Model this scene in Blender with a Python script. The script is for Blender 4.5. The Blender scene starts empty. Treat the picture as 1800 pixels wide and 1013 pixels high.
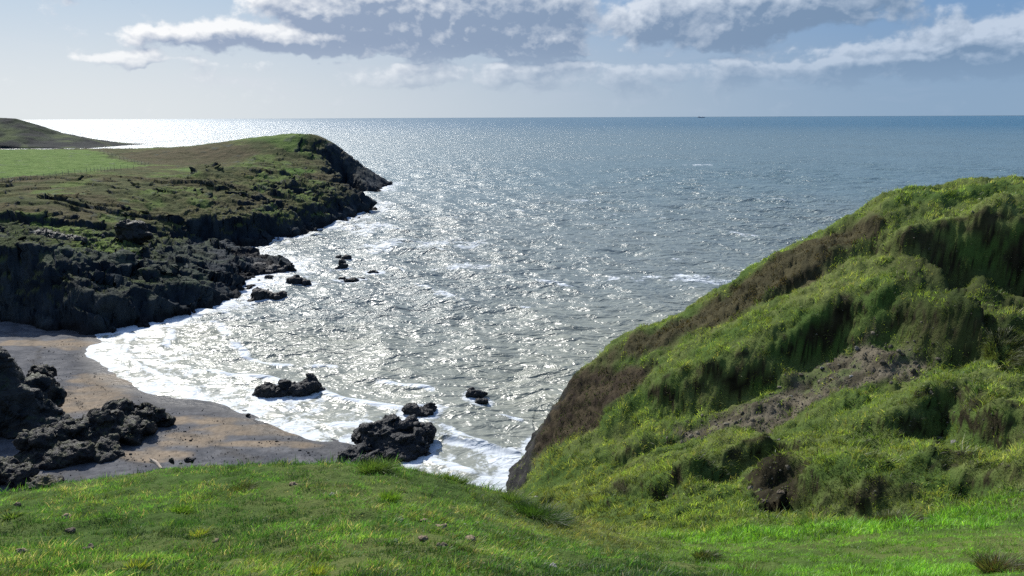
import bpy, math, random
import numpy as np
from math import radians as rad
random.seed(7)
RNG = np.random.default_rng(11)

# ------------------------------------------------------------------ camera, sky, sun
S = bpy.context.scene
H = 30.0                      # eye height above the sea
FPX = 1330.0                  # focal length in photo pixels (1800 wide)
PITCH = rad(12.75)
ROLL = rad(-0.23)
cam_d = bpy.data.cameras.new('camera')
cam = bpy.data.objects.new('camera', cam_d)
S.collection.objects.link(cam)
cam.location = (0, 0, H)
from mathutils import Matrix, Vector, Euler
cam.matrix_world = Matrix.Translation((0, 0, H)) @ Matrix.Rotation(rad(90) - PITCH, 4, 'X') @ Matrix.Rotation(ROLL, 4, 'Z')
cam_d.sensor_width = 36.0
cam_d.lens = 36.0 * FPX / 1800.0
cam_d.clip_start = 0.1
cam_d.clip_end = 60000
S.camera = cam

SUN_AZ = rad(-29.0)           # to the left of the view (+Y)
SUN_EL = rad(40.0)
SUN_DIR = Vector((math.sin(SUN_AZ) * math.cos(SUN_EL), math.cos(SUN_AZ) * math.cos(SUN_EL), math.sin(SUN_EL)))
sd = bpy.data.lights.new('sun', 'SUN')
sd.energy = 4.7
sd.angle = rad(0.5)
sd.color = (1.0, 0.955, 0.88)
sun = bpy.data.objects.new('sun', sd)
sun.rotation_euler = (-SUN_DIR).to_track_quat('-Z', 'Y').to_euler()
sun.location = (-40, 40, 60)
S.collection.objects.link(sun)

S.view_settings.view_transform = 'Standard'
S.view_settings.look = 'None'
S.view_settings.exposure = 0.50
S.view_settings.gamma = 1.0
S.cycles.use_denoising = False
S.cycles.max_bounces = 5
S.cycles.diffuse_bounces = 2
S.cycles.glossy_bounces = 2
S.cycles.transmission_bounces = 3
S.cycles.transparent_max_bounces = 4
S.cycles.sample_clamp_direct = 6.0
S.cycles.sample_clamp_indirect = 3.0
S.cycles.caustics_reflective = False
S.cycles.caustics_refractive = False


class NT:
    """small helper for writing node trees"""
    def __init__(s, tree):
        s.t = tree
        s.n = tree.nodes
        s.l = tree.links
    def node(s, typ, inputs=None, **kw):
        nd = s.n.new(typ)
        for k, v in kw.items():
            setattr(nd, k, v)
        for k, v in (inputs or {}).items():
            if isinstance(v, bpy.types.NodeSocket):
                s.l.new(v, nd.inputs[k])
            else:
                nd.inputs[k].default_value = v
        return nd
    def m(s, op, a, b=0.0, c=0.0, clamp=False):
        nd = s.node('ShaderNodeMath', {0: a, 1: b, 2: c}, operation=op)
        nd.use_clamp = clamp
        return nd.outputs[0]
    def noise(s, vec, scale, detail=4, rough=0.5, dist=0.0, lac=2.0):
        return s.node('ShaderNodeTexNoise', {'Vector': vec, 'Scale': scale, 'Detail': detail, 'Roughness': rough, 'Distortion': dist, 'Lacunarity': lac}).outputs['Fac']
    def mix(s, f, a, b, blend='MIX'):
        nd = s.node('ShaderNodeMix', data_type='RGBA', blend_type=blend)
        for k, v in ((0, f), (6, a), (7, b)):
            if isinstance(v, bpy.types.NodeSocket):
                s.l.new(v, nd.inputs[k])
            else:
                nd.inputs[k].default_value = v if k == 0 else (tuple(v) + (1.0,) if len(v) == 3 else v)
        return nd.outputs[2]
    def step(s, x, lo, hi):
        nd = s.node('ShaderNodeMapRange', {0: x, 1: lo, 2: hi, 3: 0.0, 4: 1.0})
        nd.interpolation_type = 'SMOOTHSTEP'
        return nd.outputs[0]
    def xyz(s, x, y, z):
        return s.node('ShaderNodeCombineXYZ', {0: x, 1: y, 2: z}).outputs[0]


# ---- world: Nishita sky with layers of cumulus, written over direction (azimuth, elevation in degrees)
W = bpy.data.worlds.new('World')
S.world = W
W.use_nodes = True
w = NT(W.node_tree)
w.n.clear()
sky = w.node('ShaderNodeTexSky', sky_type='NISHITA')
sky.sun_disc = False
sky.sun_elevation = SUN_EL
sky.sun_rotation = SUN_AZ
sky.altitude = 30
sky.air_density = 1.0
sky.dust_density = 1.2
sky.ozone_density = 1.6
geo = w.node('ShaderNodeNewGeometry')
CL0 = 0.66
tc = w.node('ShaderNodeTexCoord')
sep = w.node('ShaderNodeSeparateXYZ', {0: tc.outputs['Generated']})
az = w.m('MULTIPLY', w.m('ARCTAN2', sep.outputs[0], sep.outputs[1]), 57.2958)
el = w.m('MULTIPLY', w.m('ARCSINE', sep.outputs[2]), 57.2958)


def cloud_density(du, dv, seedz, full=True):
    """billowing cumulus sampled at a small offset (du, dv) degrees"""
    a = w.m('ADD', az, du)
    e = w.m('ADD', el, dv)
    # rows of cloud are seen flatter the nearer they are to the horizon
    vec = w.xyz(a, w.m('MULTIPLY', e, 1.35), seedz)
    wob = w.node('ShaderNodeTexNoise', {'Vector': vec, 'Scale': 0.5, 'Detail': 1.0}).outputs['Color']
    vec2 = w.node('ShaderNodeVectorMath', {0: vec, 1: w.node('ShaderNodeVectorMath', {0: wob, 1: (1.6, 1.6, 0.0)}, operation='MULTIPLY').outputs[0]}, operation='ADD').outputs[0]
    n1 = w.noise(vec, 0.22, 5 if full else 4, 0.58, 0.2)
    vo = w.node('ShaderNodeTexVoronoi', {'Vector': vec2, 'Scale': 0.42, 'Detail': 2.0, 'Roughness': 0.55, 'Lacunarity': 2.3}, feature='F1')
    vo.normalize = True
    puff = w.m('SUBTRACT', 1.0, vo.outputs['Distance'])
    n2 = w.noise(vec, 1.3, 4 if full else 2, 0.6, 0.1)
    t = w.m('ADD', w.m('MULTIPLY', n1, 0.80), w.m('MULTIPLY', puff, 0.38))
    return w.m('ADD', t, w.m('MULTIPLY_ADD', n2, 0.20, -0.19)), a, e


def blobs(a, e, items):
    """where the photographed banks of cumulus stand: soft ellipses (azimuth, elevation, half sizes, weight)"""
    wn = w.node('ShaderNodeSeparateXYZ', {0: w.node('ShaderNodeTexNoise', {'Vector': w.xyz(a, w.m('MULTIPLY', e, 1.5), 5.5), 'Scale': 0.33, 'Detail': 3.0, 'Roughness': 0.6}).outputs['Color']})
    a = w.m('ADD', a, w.m('MULTIPLY_ADD', wn.outputs[0], 4.4, -2.2))
    e = w.m('ADD', e, w.m('MULTIPLY_ADD', wn.outputs[1], 2.0, -1.0))
    tot = None
    for (a0, e0, ra, re, wt) in items:
        dx = w.m('DIVIDE', w.m('SUBTRACT', a, a0), ra)
        dy = w.m('DIVIDE', w.m('SUBTRACT', e, e0), re)
        r2 = w.m('ADD', w.m('MULTIPLY', dx, dx), w.m('MULTIPLY', dy, dy))
        g = w.m('MULTIPLY', w.m('POWER', 2.718, w.m('MULTIPLY', w.m('POWER', r2, 1.6), -1.0)), wt)
        tot = g if tot is None else w.m('ADD', tot, g)
    return tot


BANK = [(-7.2, 5.9, 6.6, 2.2, 0.40), (-13.0, 8.0, 4.6, 1.7, 0.34), (-3.0, 8.3, 6.0, 1.3, 0.26), (-20.8, 5.5, 6.2, 0.85, 0.30), (-14.5, 5.0, 2.6, 0.7, 0.2),
        (-25.8, 3.8, 3.6, 0.5, 0.27), (-27.6, 8.7, 1.6, 0.6, 0.27), (-25.6, 7.7, 1.0, 0.4, 0.24),
        (2.6, 7.0, 4.0, 2.2, 0.27), (3.5, 4.6, 4.0, 0.9, 0.2), (14.2, 6.6, 6.6, 2.2, 0.40), (9.0, 6.2, 2.0, 1.6, 0.1), (23.0, 7.6, 4.2, 1.7, 0.32),
        (28.0, 3.6, 7.5, 1.5, 0.33), (34.5, 4.3, 5.0, 1.6, 0.30), (19.5, 3.3, 5.0, 1.1, 0.26), (4.0, 2.9, 10.0, 0.9, 0.24), (-8.0, 2.7, 4.5, 0.7, 0.17),
        (31.5, 8.4, 4.8, 1.5, -0.25), (-21.5, 8.6, 3.0, 1.5, -0.25), (0.0, 4.0, 40.0, 0.25, -0.10),
        (-30, 17, 16, 3.0, 0.25), (10, 20, 22, 5.0, 0.3), (55, 14, 14, 5, 0.25), (0, 45, 60, 15, 0.10)]
dn, a_, e_ = cloud_density(0.0, 0.0, 3.7, True)
mask = blobs(a_, e_, BANK)
dens = w.m('ADD', dn, mask)
cover = w.step(dens, CL0 - 0.06, CL0 + 0.12)
# the sun stands up to the left behind the banks: rims and left shoulders shine, deep bodies stay grey
d1, a1, e1 = cloud_density(-0.35, 0.42, 3.7, True)
dens1 = w.m('ADD', d1, blobs(a1, e1, BANK))
a2 = w.m('ADD', az, -1.0)
e2 = w.m('ADD', el, 1.0)
big = w.m('SUBTRACT', mask, blobs(a2, e2, BANK[:20]))
emb = w.m('ADD', w.m('MULTIPLY', w.m('SUBTRACT', dens, dens1), 3.6), w.m('MULTIPLY', big, 1.2))
thin = w.step(dens, CL0 + 0.30, CL0 + 0.02)
litf = w.m('ADD', w.m('MULTIPLY', thin, 0.52), w.m('MULTIPLY_ADD', emb, 1.0, 0.03), 0.0, True)
side = w.step(az, -34.0, 34.0)
dark_c = w.mix(side, (0.32, 0.39, 0.53), (0.18, 0.275, 0.415))
lite_c = w.mix(side, (1.0, 1.0, 1.0), (0.53, 0.62, 0.75))
cl_c = w.mix(litf, dark_c, lite_c)
skyc = w.node('ShaderNodeVectorMath', {0: sky.outputs[0], 1: (0.125, 0.155, 0.205)}, operation='MULTIPLY').outputs[0]
# haze of the air low over the sea: brighter towards the sun, bluer away from it
hz_c = w.mix(side, (0.74, 0.78, 0.80), (0.26, 0.38, 0.53))
top_c = w.mix(side, (0.46, 0.60, 0.76), (0.16, 0.31, 0.56))
airf = w.step(el, 11.0, 0.0)
low = w.mix(airf, top_c, hz_c)
skyc = w.mix(w.step(el, 60.0, 12.0), skyc, low)
veil = w.m('MULTIPLY', w.step(el, 0.5, 5.5), 1.0)
cl_mix = w.m('MULTIPLY', cover, w.m('MULTIPLY_ADD', veil, 0.85, 0.10))
# thin low layers near the horizon
lay = w.noise(w.xyz(az, w.m('MULTIPLY', el, 6.0), 1.3), 0.12, 5, 0.6)
layf = w.m('MULTIPLY', w.step(lay, 0.5, 0.72), w.m('MULTIPLY', w.step(el, 0.0, 1.5), w.step(el, 6.0, 2.5)))
skyc = w.mix(w.m('MULTIPLY', layf, 0.35), skyc, w.mix(side, (0.72, 0.75, 0.80), (0.34, 0.44, 0.60)))
final = w.mix(cl_mix, skyc, cl_c)
bg = w.node('ShaderNodeBackground', {'Color': final, 'Strength': 0.72})
out = w.node('ShaderNodeOutputWorld', {'Surface': bg.outputs[0]})
W.cycles.sampling_method = 'MANUAL'
W.cycles.sample_map_resolution = 512

# ------------------------------------------------------------------ helpers: surveying, noise, meshes
cr, sr = math.cos(ROLL), math.sin(ROLL)
MW = np.array(cam.matrix_world.to_3x3())


def ray(u, v):
    d = MW @ np.array([(u - 900.0) / FPX, -(v - 506.5) / FPX, -1.0])
    return d


def at_z(u, v, z=0.0):
    d = ray(u, v)
    t = (z - H) / d[2]
    return np.array([d[0] * t, d[1] * t, z])


def at_d(u, v, D):
    """point of the sight line at the forward ground distance D"""
    d = ray(u, v)
    t = D / d[1]
    return np.array([d[0] * t, D, H + d[2] * t])


_perm = np.random.default_rng(5).permutation(256)
_perm = np.concatenate([_perm, _perm, _perm]).astype(np.int32)
_ga = np.random.default_rng(6).uniform(0, 2 * np.pi, 256)
_g2x, _g2y = np.cos(_ga), np.sin(_ga)
_g3 = np.random.default_rng(8).normal(size=(256, 3))
_g3 /= np.linalg.norm(_g3, axis=1)[:, None]


def pn2(x, y, seed=0):
    xi = np.floor(x).astype(np.int64); yi = np.floor(y).astype(np.int64)
    xf = x - xi; yf = y - yi
    xi = (xi + seed * 37) & 255; yi = (yi + seed * 91) & 255
    u = xf * xf * xf * (xf * (xf * 6 - 15) + 10); v = yf * yf * yf * (yf * (yf * 6 - 15) + 10)
    def g(ix, iy, fx, fy):
        h = _perm[_perm[ix & 255] + (iy & 255)]
        return _g2x[h] * fx + _g2y[h] * fy
    a = g(xi, yi, xf, yf); b = g(xi + 1, yi, xf - 1, yf)
    c = g(xi, yi + 1, xf, yf - 1); d = g(xi + 1, yi + 1, xf - 1, yf - 1)
    return (a + u * (b - a) + v * ((c + u * (d - c)) - (a + u * (b - a)))) * 1.41


def pn3(x, y, z, seed=0):
    xi = np.floor(x).astype(np.int64); yi = np.floor(y).astype(np.int64); zi = np.floor(z).astype(np.int64)
    xf = x - xi; yf = y - yi; zf = z - zi
    xi = xi + seed * 17
    f = lambda t: t * t * t * (t * (t * 6 - 15) + 10)
    u, v, ww = f(xf), f(yf), f(zf)
    def g(ix, iy, iz, fx, fy, fz):
        h = _perm[_perm[_perm[ix & 255] + (iy & 255)] + (iz & 255)]
        return _g3[h, 0] * fx + _g3[h, 1] * fy + _g3[h, 2] * fz
    l = lambda a, b, t: a + t * (b - a)
    r = []
    for dz in (0, 1):
        a = l(g(xi, yi, zi + dz, xf, yf, zf - dz), g(xi + 1, yi, zi + dz, xf - 1, yf, zf - dz), u)
        b = l(g(xi, yi + 1, zi + dz, xf, yf - 1, zf - dz), g(xi + 1, yi + 1, zi + dz, xf - 1, yf - 1, zf - dz), u)
        r.append(l(a, b, v))
    return l(r[0], r[1], ww) * 1.5


def fbm(x, y, oct=4, seed=0, gain=0.5, lac=2.03):
    t = 0; a = 1.0; s = 0
    for i in range(oct):
        t = t + a * pn2(x, y, seed + i); s += a
        x = x * lac; y = y * lac; a *= gain
    return t / s


def fbm3(x, y, z, oct=4, seed=0, gain=0.5, lac=2.03, ridged=False):
    t = 0; a = 1.0; s = 0
    for i in range(oct):
        n = pn3(x, y, z, seed + i)
        if ridged:
            n = 1 - 2 * np.abs(n)
        t = t + a * n; s += a
        x = x * lac; y = y * lac; z = z * lac; a *= gain
    return t / s


def sstep(x, a, b):
    t = np.clip((x - a) / (b - a), 0, 1)
    return t * t * (3 - 2 * t)


def smin(a, b, k):
    h = np.clip(0.5 + 0.5 * (b - a) / k, 0, 1)
    return b + (a - b) * h - k * h * (1 - h)


def smax(a, b, k):
    return -smin(-a, -b, k)


class RBF:
    """thin plate through surveyed heights"""
    def __init__(s, pts, lam=0.02):
        p = np.array(pts, float)
        s.c = p[:, :2]; n = len(p)
        K = s.k(s.c, s.c) + lam * np.eye(n)
        P = np.c_[np.ones(n), s.c]
        A = np.block([[K, P], [P.T, np.zeros((3, 3))]])
        s.w = np.linalg.solve(A, np.r_[p[:, 2], 0, 0, 0])
    @staticmethod
    def k(a, b):
        r2 = ((a[:, None, :] - b[None]) ** 2).sum(-1) / 400.0
        return r2 * np.log(r2 + 1e-9) * 0.5
    def __call__(s, x, y):
        sh = np.shape(x)
        q = np.c_[np.ravel(x), np.ravel(y)]
        o = np.empty(len(q))
        for i in range(0, len(q), 100000):
            c = q[i:i + 100000]
            o[i:i + 100000] = s.k(c, s.c) @ s.w[:-3] + s.w[-3] + c @ s.w[-2:]
        return o.reshape(sh)


def cellplane(x, y, z, sc, seed=0):
    """broken blocks: every cell is a plane of its own tilt, with a step at the joints between cells"""
    x, y, z = x / sc, y / sc, z / sc
    xi, yi, zi = [np.floor(q).astype(np.int64) for q in (x, y, z)]
    best = np.full(x.shape, 1e9); val = np.zeros(x.shape)
    rj = np.random.default_rng(77 + seed).uniform(0, 1, (256, 3)); rd = np.random.default_rng(78 + seed).normal(size=(256, 3)) * 0.45; ro = np.random.default_rng(79 + seed).uniform(-0.3, 0.3, 256)
    for a in (-1, 0, 1):
        for b in (-1, 0, 1):
            for c in (-1, 0, 1):
                cx, cy, cz = xi + a, yi + b, zi + c
                h = _perm[_perm[_perm[cx & 255] + (cy & 255)] + (cz & 255)]
                dx = x - cx - rj[h, 0]; dy = y - cy - rj[h, 1]; dz = z - cz - rj[h, 2]
                d = dx * dx + dy * dy + dz * dz
                m = d < best
                best = np.where(m, d, best)
                val = np.where(m, dx * rd[h, 0] + dy * rd[h, 1] + dz * rd[h, 2] + ro[h], val)
    return val


def dist_line(x, y, pts):
    """distance to an open polyline, and the side (+ = left of its direction)"""
    best = np.full(np.shape(x), 1e18); side = np.zeros(np.shape(x)); tpar = np.zeros(np.shape(x))
    n = len(pts) - 1
    for i in range(n):
        ax, ay = pts[i][:2]; bx, by = pts[i + 1][:2]
        dx, dy = bx - ax, by - ay; L = dx * dx + dy * dy + 1e-9
        t0 = ((x - ax) * dx + (y - ay) * dy) / L
        t = np.clip(t0, 0, 1)
        d = (x - ax - t * dx) ** 2 + (y - ay - t * dy) ** 2
        sg = np.sign(dx * (y - ay) - dy * (x - ax))
        mk = d < best
        best = np.where(mk, d, best); side = np.where(mk, sg, side); tpar = np.where(mk, (i + t) / n, tpar)
    return np.sqrt(best), side, tpar


def dist_poly(x, y, pts):
    """signed distance to a closed polygon, + inside"""
    best = np.full(np.shape(x), 1e18); inside = np.zeros(np.shape(x), bool)
    n = len(pts)
    for i in range(n):
        ax, ay = pts[i][:2]; bx, by = pts[(i + 1) % n][:2]
        dx, dy = bx - ax, by - ay; L = dx * dx + dy * dy + 1e-9
        t = np.clip(((x - ax) * dx + (y - ay) * dy) / L, 0, 1)
        best = np.minimum(best, (x - ax - t * dx) ** 2 + (y - ay - t * dy) ** 2)
        c = ((ay > y) != (by > y)) & (x < dx * (y - ay) / (dy if abs(dy) > 1e-9 else 1e-9) + ax)
        inside ^= c
    return np.where(inside, 1, -1) * np.sqrt(best)


def mesh_np(name, co, faces, mat=None, smooth=True, attrs=None, parent=None):
    """faces: (n,3) or (n,4) int array, or a list of such arrays"""
    fs = faces if isinstance(faces, list) else [faces]
    me = bpy.data.meshes.new(name)
    me.vertices.add(len(co))
    me.vertices.foreach_set('co', np.asarray(co, np.float32).ravel())
    nl = sum(f.size for f in fs); nf = sum(len(f) for f in fs)
    me.loops.add(nl); me.polygons.add(nf)
    me.loops.foreach_set('vertex_index', np.concatenate([f.ravel() for f in fs]).astype(np.int32))
    tot = np.concatenate([np.full(len(f), f.shape[1]) for f in fs])
    st = np.r_[0, np.cumsum(tot)[:-1]]
    me.polygons.foreach_set('loop_start', st.astype(np.int32))
    me.polygons.foreach_set('use_smooth', np.full(nf, smooth))
    for k, a in (attrs or {}).items():
        if a.ndim == 2:
            at = me.attributes.new(k, 'FLOAT_COLOR', 'POINT')
            at.data.foreach_set('color', np.c_[a, np.ones(len(a))].astype(np.float32).ravel())
        else:
            at = me.attributes.new(k, 'FLOAT', 'POINT')
            at.data.foreach_set('value', a.astype(np.float32))
    me.update(calc_edges=True)
    if mat:
        me.materials.append(mat)
    o = bpy.data.objects.new(name, me)
    S.collection.objects.link(o)
    if parent:
        o.parent = parent
    return o


def grid_faces(R, C):
    i = np.arange(R * C).reshape(R, C)
    return np.stack([i[:-1, :-1], i[:-1, 1:], i[1:, 1:], i[1:, :-1]], -1).reshape(-1, 4)


def tag(o, label=None, cat=None, group=None, kind=None):
    if label: o['label'] = label
    if cat: o['category'] = cat
    if group: o['group'] = group
    if kind: o['kind'] = kind
    return o


def mixc(a, b, t):
    t = np.asarray(t)[..., None]
    return np.asarray(a) * (1 - t) + np.asarray(b) * t


def material(name):
    m = bpy.data.materials.new(name)
    m.use_nodes = True
    t = NT(m.node_tree)
    t.n.clear()
    return m, t

# ------------------------------------------------------------------ materials
def ground_material(name, bump_scale=3.0, bump=0.35, rough=0.92, var=0.35, fine=14.0, sandy=False):
    m, t = material(name)
    at = t.node('ShaderNodeAttribute', attribute_name='col')
    rk = t.node('ShaderNodeAttribute', attribute_name='rock')
    p = t.node('ShaderNodeNewGeometry').outputs['Position']
    n1 = t.noise(p, bump_scale, 8, 0.65, 0.3)
    n2 = t.noise(p, fine, 4, 0.6)
    v = t.m('ADD', t.m('MULTIPLY', t.m('SUBTRACT', n1, 0.5), 2.2 * var), t.m('MULTIPLY', t.m('SUBTRACT', n2, 0.5), 2.0 * var))
    v = t.m('ADD', 1.0, v)
    col = t.node('ShaderNodeVectorMath', {0: at.outputs['Color'], 1: v}, operation='MULTIPLY').outputs[0]
    vor = t.node('ShaderNodeTexVoronoi', {'Vector': p, 'Scale': bump_scale * 0.35}, feature='F1').outputs['Distance']
    crag = t.m('MULTIPLY', t.m('MULTIPLY', vor, 0.7), rk.outputs['Fac'])
    hgt = t.m('ADD', t.m('ADD', n1, t.m('MULTIPLY', n2, 0.35)), crag)
    b = t.node('ShaderNodeBump', {'Strength': 1.0, 'Distance': bump, 'Height': hgt})
    ro = t.m('SUBTRACT', rough, t.m('MULTIPLY', rk.outputs['Fac'], 0.18))
    bs = t.node('ShaderNodeBsdfPrincipled', {'Base Color': col, 'Roughness': ro, 'Normal': b.outputs[0]})
    bs.inputs['Specular IOR Level'].default_value = 0.04
    t.node('ShaderNodeOutputMaterial', {'Surface': bs.outputs[0]})
    return m


def rock_material(name, base=(0.016, 0.019, 0.023), pale=(0.042, 0.043, 0.044), moss=None, scale=1.6):
    m, t = material(name)
    p = t.node('ShaderNodeNewGeometry').outputs['Position']
    n1 = t.noise(p, scale, 8, 0.65, 0.4)
    n2 = t.noise(p, scale * 6, 5, 0.6)
    vor = t.node('ShaderNodeTexVoronoi', {'Vector': p, 'Scale': scale * 1.3}, feature='DISTANCE_TO_EDGE').outputs['Distance']
    crack = t.step(vor, 0.0, 0.12)
    c = t.mix(t.step(n1, 0.46, 0.68), base, pale)
    nz = t.node('ShaderNodeSeparateXYZ', {0: t.node('ShaderNodeNewGeometry').outputs['Normal']}).outputs[2]
    if moss:
        c = t.mix(t.m('MULTIPLY', t.step(nz, 0.45, 0.85), t.step(n1, 0.45, 0.6)), c, moss)
    c = t.mix(t.m('MULTIPLY', t.step(n2, 0.35, 0.75), 0.5), c, (0.02, 0.02, 0.021))
    hgt = t.m('ADD', t.m('ADD', n1, t.m('MULTIPLY', n2, 0.4)), t.m('MULTIPLY', crack, 0.25))
    b = t.node('ShaderNodeBump', {'Strength': 1.0, 'Distance': 0.22, 'Height': hgt})
    bs = t.node('ShaderNodeBsdfPrincipled', {'Base Color': c, 'Roughness': t.m('MULTIPLY_ADD', n2, 0.4, 0.45), 'Normal': b.outputs[0]})
    bs.inputs['Specular IOR Level'].default_value = 0.22
    t.node('ShaderNodeOutputMaterial', {'Surface': bs.outputs[0]})
    return m


def grass_material(name, trans=0.5, gloss=0.5):
    m, t = material(name)
    at = t.node('ShaderNodeAttribute', attribute_name='col').outputs['Color']
    d = t.node('ShaderNodeBsdfPrincipled', {'Base Color': at, 'Roughness': 0.5})
    d.inputs['Specular IOR Level'].default_value = gloss
    tcol = t.node('ShaderNodeVectorMath', {0: at, 1: (1.25, 1.35, 0.7)}, operation='MULTIPLY').outputs[0]
    tr = t.node('ShaderNodeBsdfTranslucent', {'Color': tcol})
    mx = t.node('ShaderNodeMixShader', {0: trans, 1: d.outputs[0], 2: tr.outputs[0]})
    t.node('ShaderNodeOutputMaterial', {'Surface': mx.outputs[0]})
    return m


def plain(name, col, rough=0.7, var=0.25, scale=30, bump=0.01, metal=0.0):
    m, t = material(name)
    p = t.node('ShaderNodeTexCoord').outputs['Object']
    n = t.noise(p, scale, 6, 0.6)
    v = t.m('MULTIPLY_ADD', t.m('SUBTRACT', n, 0.5), 3 * var, 1.0)
    c = t.node('ShaderNodeVectorMath', {0: tuple(col), 1: v}, operation='MULTIPLY').outputs[0]
    b = t.node('ShaderNodeBump', {'Strength': 1.0, 'Distance': bump, 'Height': n})
    bs = t.node('ShaderNodeBsdfPrincipled', {'Base Color': c, 'Roughness': rough, 'Metallic': metal, 'Normal': b.outputs[0]})
    t.node('ShaderNodeOutputMaterial', {'Surface': bs.outputs[0]})
    return m


def sea_material():
    m, t = material('sea_water')
    p = t.node('ShaderNodeNewGeometry').outputs['Position']
    foam = t.node('ShaderNodeAttribute', attribute_name='foam').outputs['Fac']
    body = t.node('ShaderNodeAttribute', attribute_name='col').outputs['Color']
    amp = t.node('ShaderNodeAttribute', attribute_name='amp').outputs['Fac']
    q = t.node('ShaderNodeMapping', {'Vector': p, 'Rotation': (0, 0, rad(-12)), 'Scale': (0.66, 1.08, 1.0)}).outputs[0]
    n1 = t.noise(q, 0.45, 3.5, 0.6, 0.6)
    n2 = t.noise(q, 2.6, 4, 0.6, 0.4)
    n3 = t.noise(q, 0.11, 4, 0.6, 0.4)
    hgt = t.m('ADD', t.m('MULTIPLY', n1, 1.35), t.m('ADD', t.m('MULTIPLY', n2, 0.05), t.m('MULTIPLY', n3, 3.0)))
    b = t.node('ShaderNodeBump', {'Strength': 1.0, 'Distance': t.m('MULTIPLY', amp, 1.0), 'Height': hgt})
    lace = t.noise(p, 1.8, 6, 0.7, 1.2)
    lace2 = t.noise(p, 0.5, 5, 0.6, 0.8)
    thr = t.m('SUBTRACT', 1.0, foam)
    fm = t.step(t.m('SUBTRACT', t.m('MULTIPLY_ADD', t.m('ADD', lace, lace2), 1.15, -0.65), t.m('MULTIPLY', thr, 0.95)), -0.04, 0.30)
    col = t.mix(fm, body, (0.50, 0.54, 0.57))
    bs = t.node('ShaderNodeBsdfPrincipled', {'Base Color': col, 'Roughness': t.m('MULTIPLY_ADD', fm, 0.4, 0.30), 'IOR': 1.333, 'Normal': b.outputs[0]})
    bs.inputs['Specular IOR Level'].default_value = 0.42
    t.node('ShaderNodeOutputMaterial', {'Surface': bs.outputs[0]})
    return m


M_hill = ground_material('turf_and_soil', 2.2, 0.12, var=0.4)
M_head = ground_material('headland_rock_and_turf', 0.5, 0.7, var=0.35, fine=2.5)
M_beach = ground_material('shingle_and_sand', 5.0, 0.035, rough=0.85, var=0.35, fine=18.0)
M_rock = rock_material('wet_black_rock')
M_rockdry = rock_material('dark_shore_rock', (0.017, 0.017, 0.019), (0.05, 0.046, 0.04), (0.035, 0.04, 0.015))
M_cliffrock = rock_material('cliff_rock', (0.016, 0.018, 0.02), (0.035, 0.037, 0.035), (0.024, 0.034, 0.014), 0.9)
M_grass = grass_material('grass_blade')
M_sea = sea_material()

# ------------------------------------------------------------------ shore lines (on the level of the sea)
P0 = lambda pts, z=0.0: [tuple(at_z(u, v, z)[:2]) for u, v in pts]
WATER = P0([(120, 578), (160, 588), (182, 602), (172, 625), (200, 655), (240, 682), (300, 703), (380, 712), (430, 722),
            (470, 745), (530, 762), (600, 772), (650, 795), (700, 820), (760, 850), (830, 872), (890, 880)])
A_POLY = P0([(-500, 585), (0, 576), (60, 579), (110, 584), (170, 586), (230, 577), (290, 564), (340, 553), (382, 540), (400, 517), (436, 504),
             (441, 484), (470, 480), (503, 477), (500, 467), (470, 456), (442, 444), (425, 436), (300, 440), (100, 440), (-500, 440)])
B_SHORE = P0([(686, 325), (668, 334), (640, 337), (612, 333), (592, 343), (622, 353), (654, 367), (640, 374), (600, 388), (560, 402), (520, 413), (480, 422), (438, 431)])
B_POLY = B_SHORE + [tuple(at_d(u, 400, D)[:2]) for u, D in ((380, 176), (300, 169), (200, 162), (100, 158), (0, 156), (-200, 152))] + \
    [(-420, 150), (-420, 420), (-220, 410), (-150, 405), (-120, 385), (-95, 362), (-70, 366), (-58, 358)]

TOP_A = RBF([at_d(*p) for p in [
    (-300, 435, 114), (0, 437, 114), (60, 438, 115), (115, 445, 115), (160, 487, 115), (230, 490, 118), (300, 495, 122), (350, 495, 127), (395, 498, 133), (425, 492, 140),
    (-300, 410, 140), (40, 412, 140), (100, 428, 132), (200, 448, 132), (260, 448, 138), (330, 452, 143), (400, 458, 147), (450, 466, 150), (495, 472, 152),
    (-300, 402, 156), (50, 404, 152), (150, 416, 152), (200, 422, 150), (300, 432, 156), (380, 438, 162), (440, 447, 162)]])
TOP_B = RBF([at_d(*p) for p in [
    (-200, 370, 160), (0, 374, 161), (100, 380, 164), (200, 386, 170), (300, 389, 178), (400, 386, 186), (470, 383, 194), (540, 372, 207), (600, 362, 226), (640, 358, 245),
    (-200, 345, 182), (0, 345, 185), (100, 340, 190), (200, 345, 195), (300, 350, 200), (400, 350, 207), (480, 350, 216), (560, 343, 232), (610, 345, 250),
    (-200, 320, 220), (0, 318, 222), (150, 302, 240), (250, 297, 255), (350, 308, 243), (450, 316, 247), (540, 325, 258), (600, 333, 270),
    (-200, 290, 265), (0, 290, 265), (100, 285, 280), (-200, 268, 320), (0, 268, 320), (150, 265, 335), (220, 278, 303), (300, 284, 292),
    (350, 293, 278), (440, 300, 283), (510, 303, 288), (560, 300, 300), (620, 312, 318), (660, 320, 335),
    (-200, 262, 370), (200, 262, 370), (300, 262, 368), (400, 256, 355), (440, 247, 345), (480, 239, 338), (515, 236, 335), (550, 239, 334), (580, 250, 336), (607, 268, 340),
    (632, 290, 343), (660, 306, 345), (684, 322, 347), (480, 262, 318), (440, 270, 310), (520, 285, 312), (560, 278, 322), (600, 292, 330)]] +
    [(-95, 356, 15), (-75, 360, 8), (-115, 372, 14), (-150, 392, 12), (-220, 400, 12), (-400, 400, 12), (-400, 160, 11)])


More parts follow.
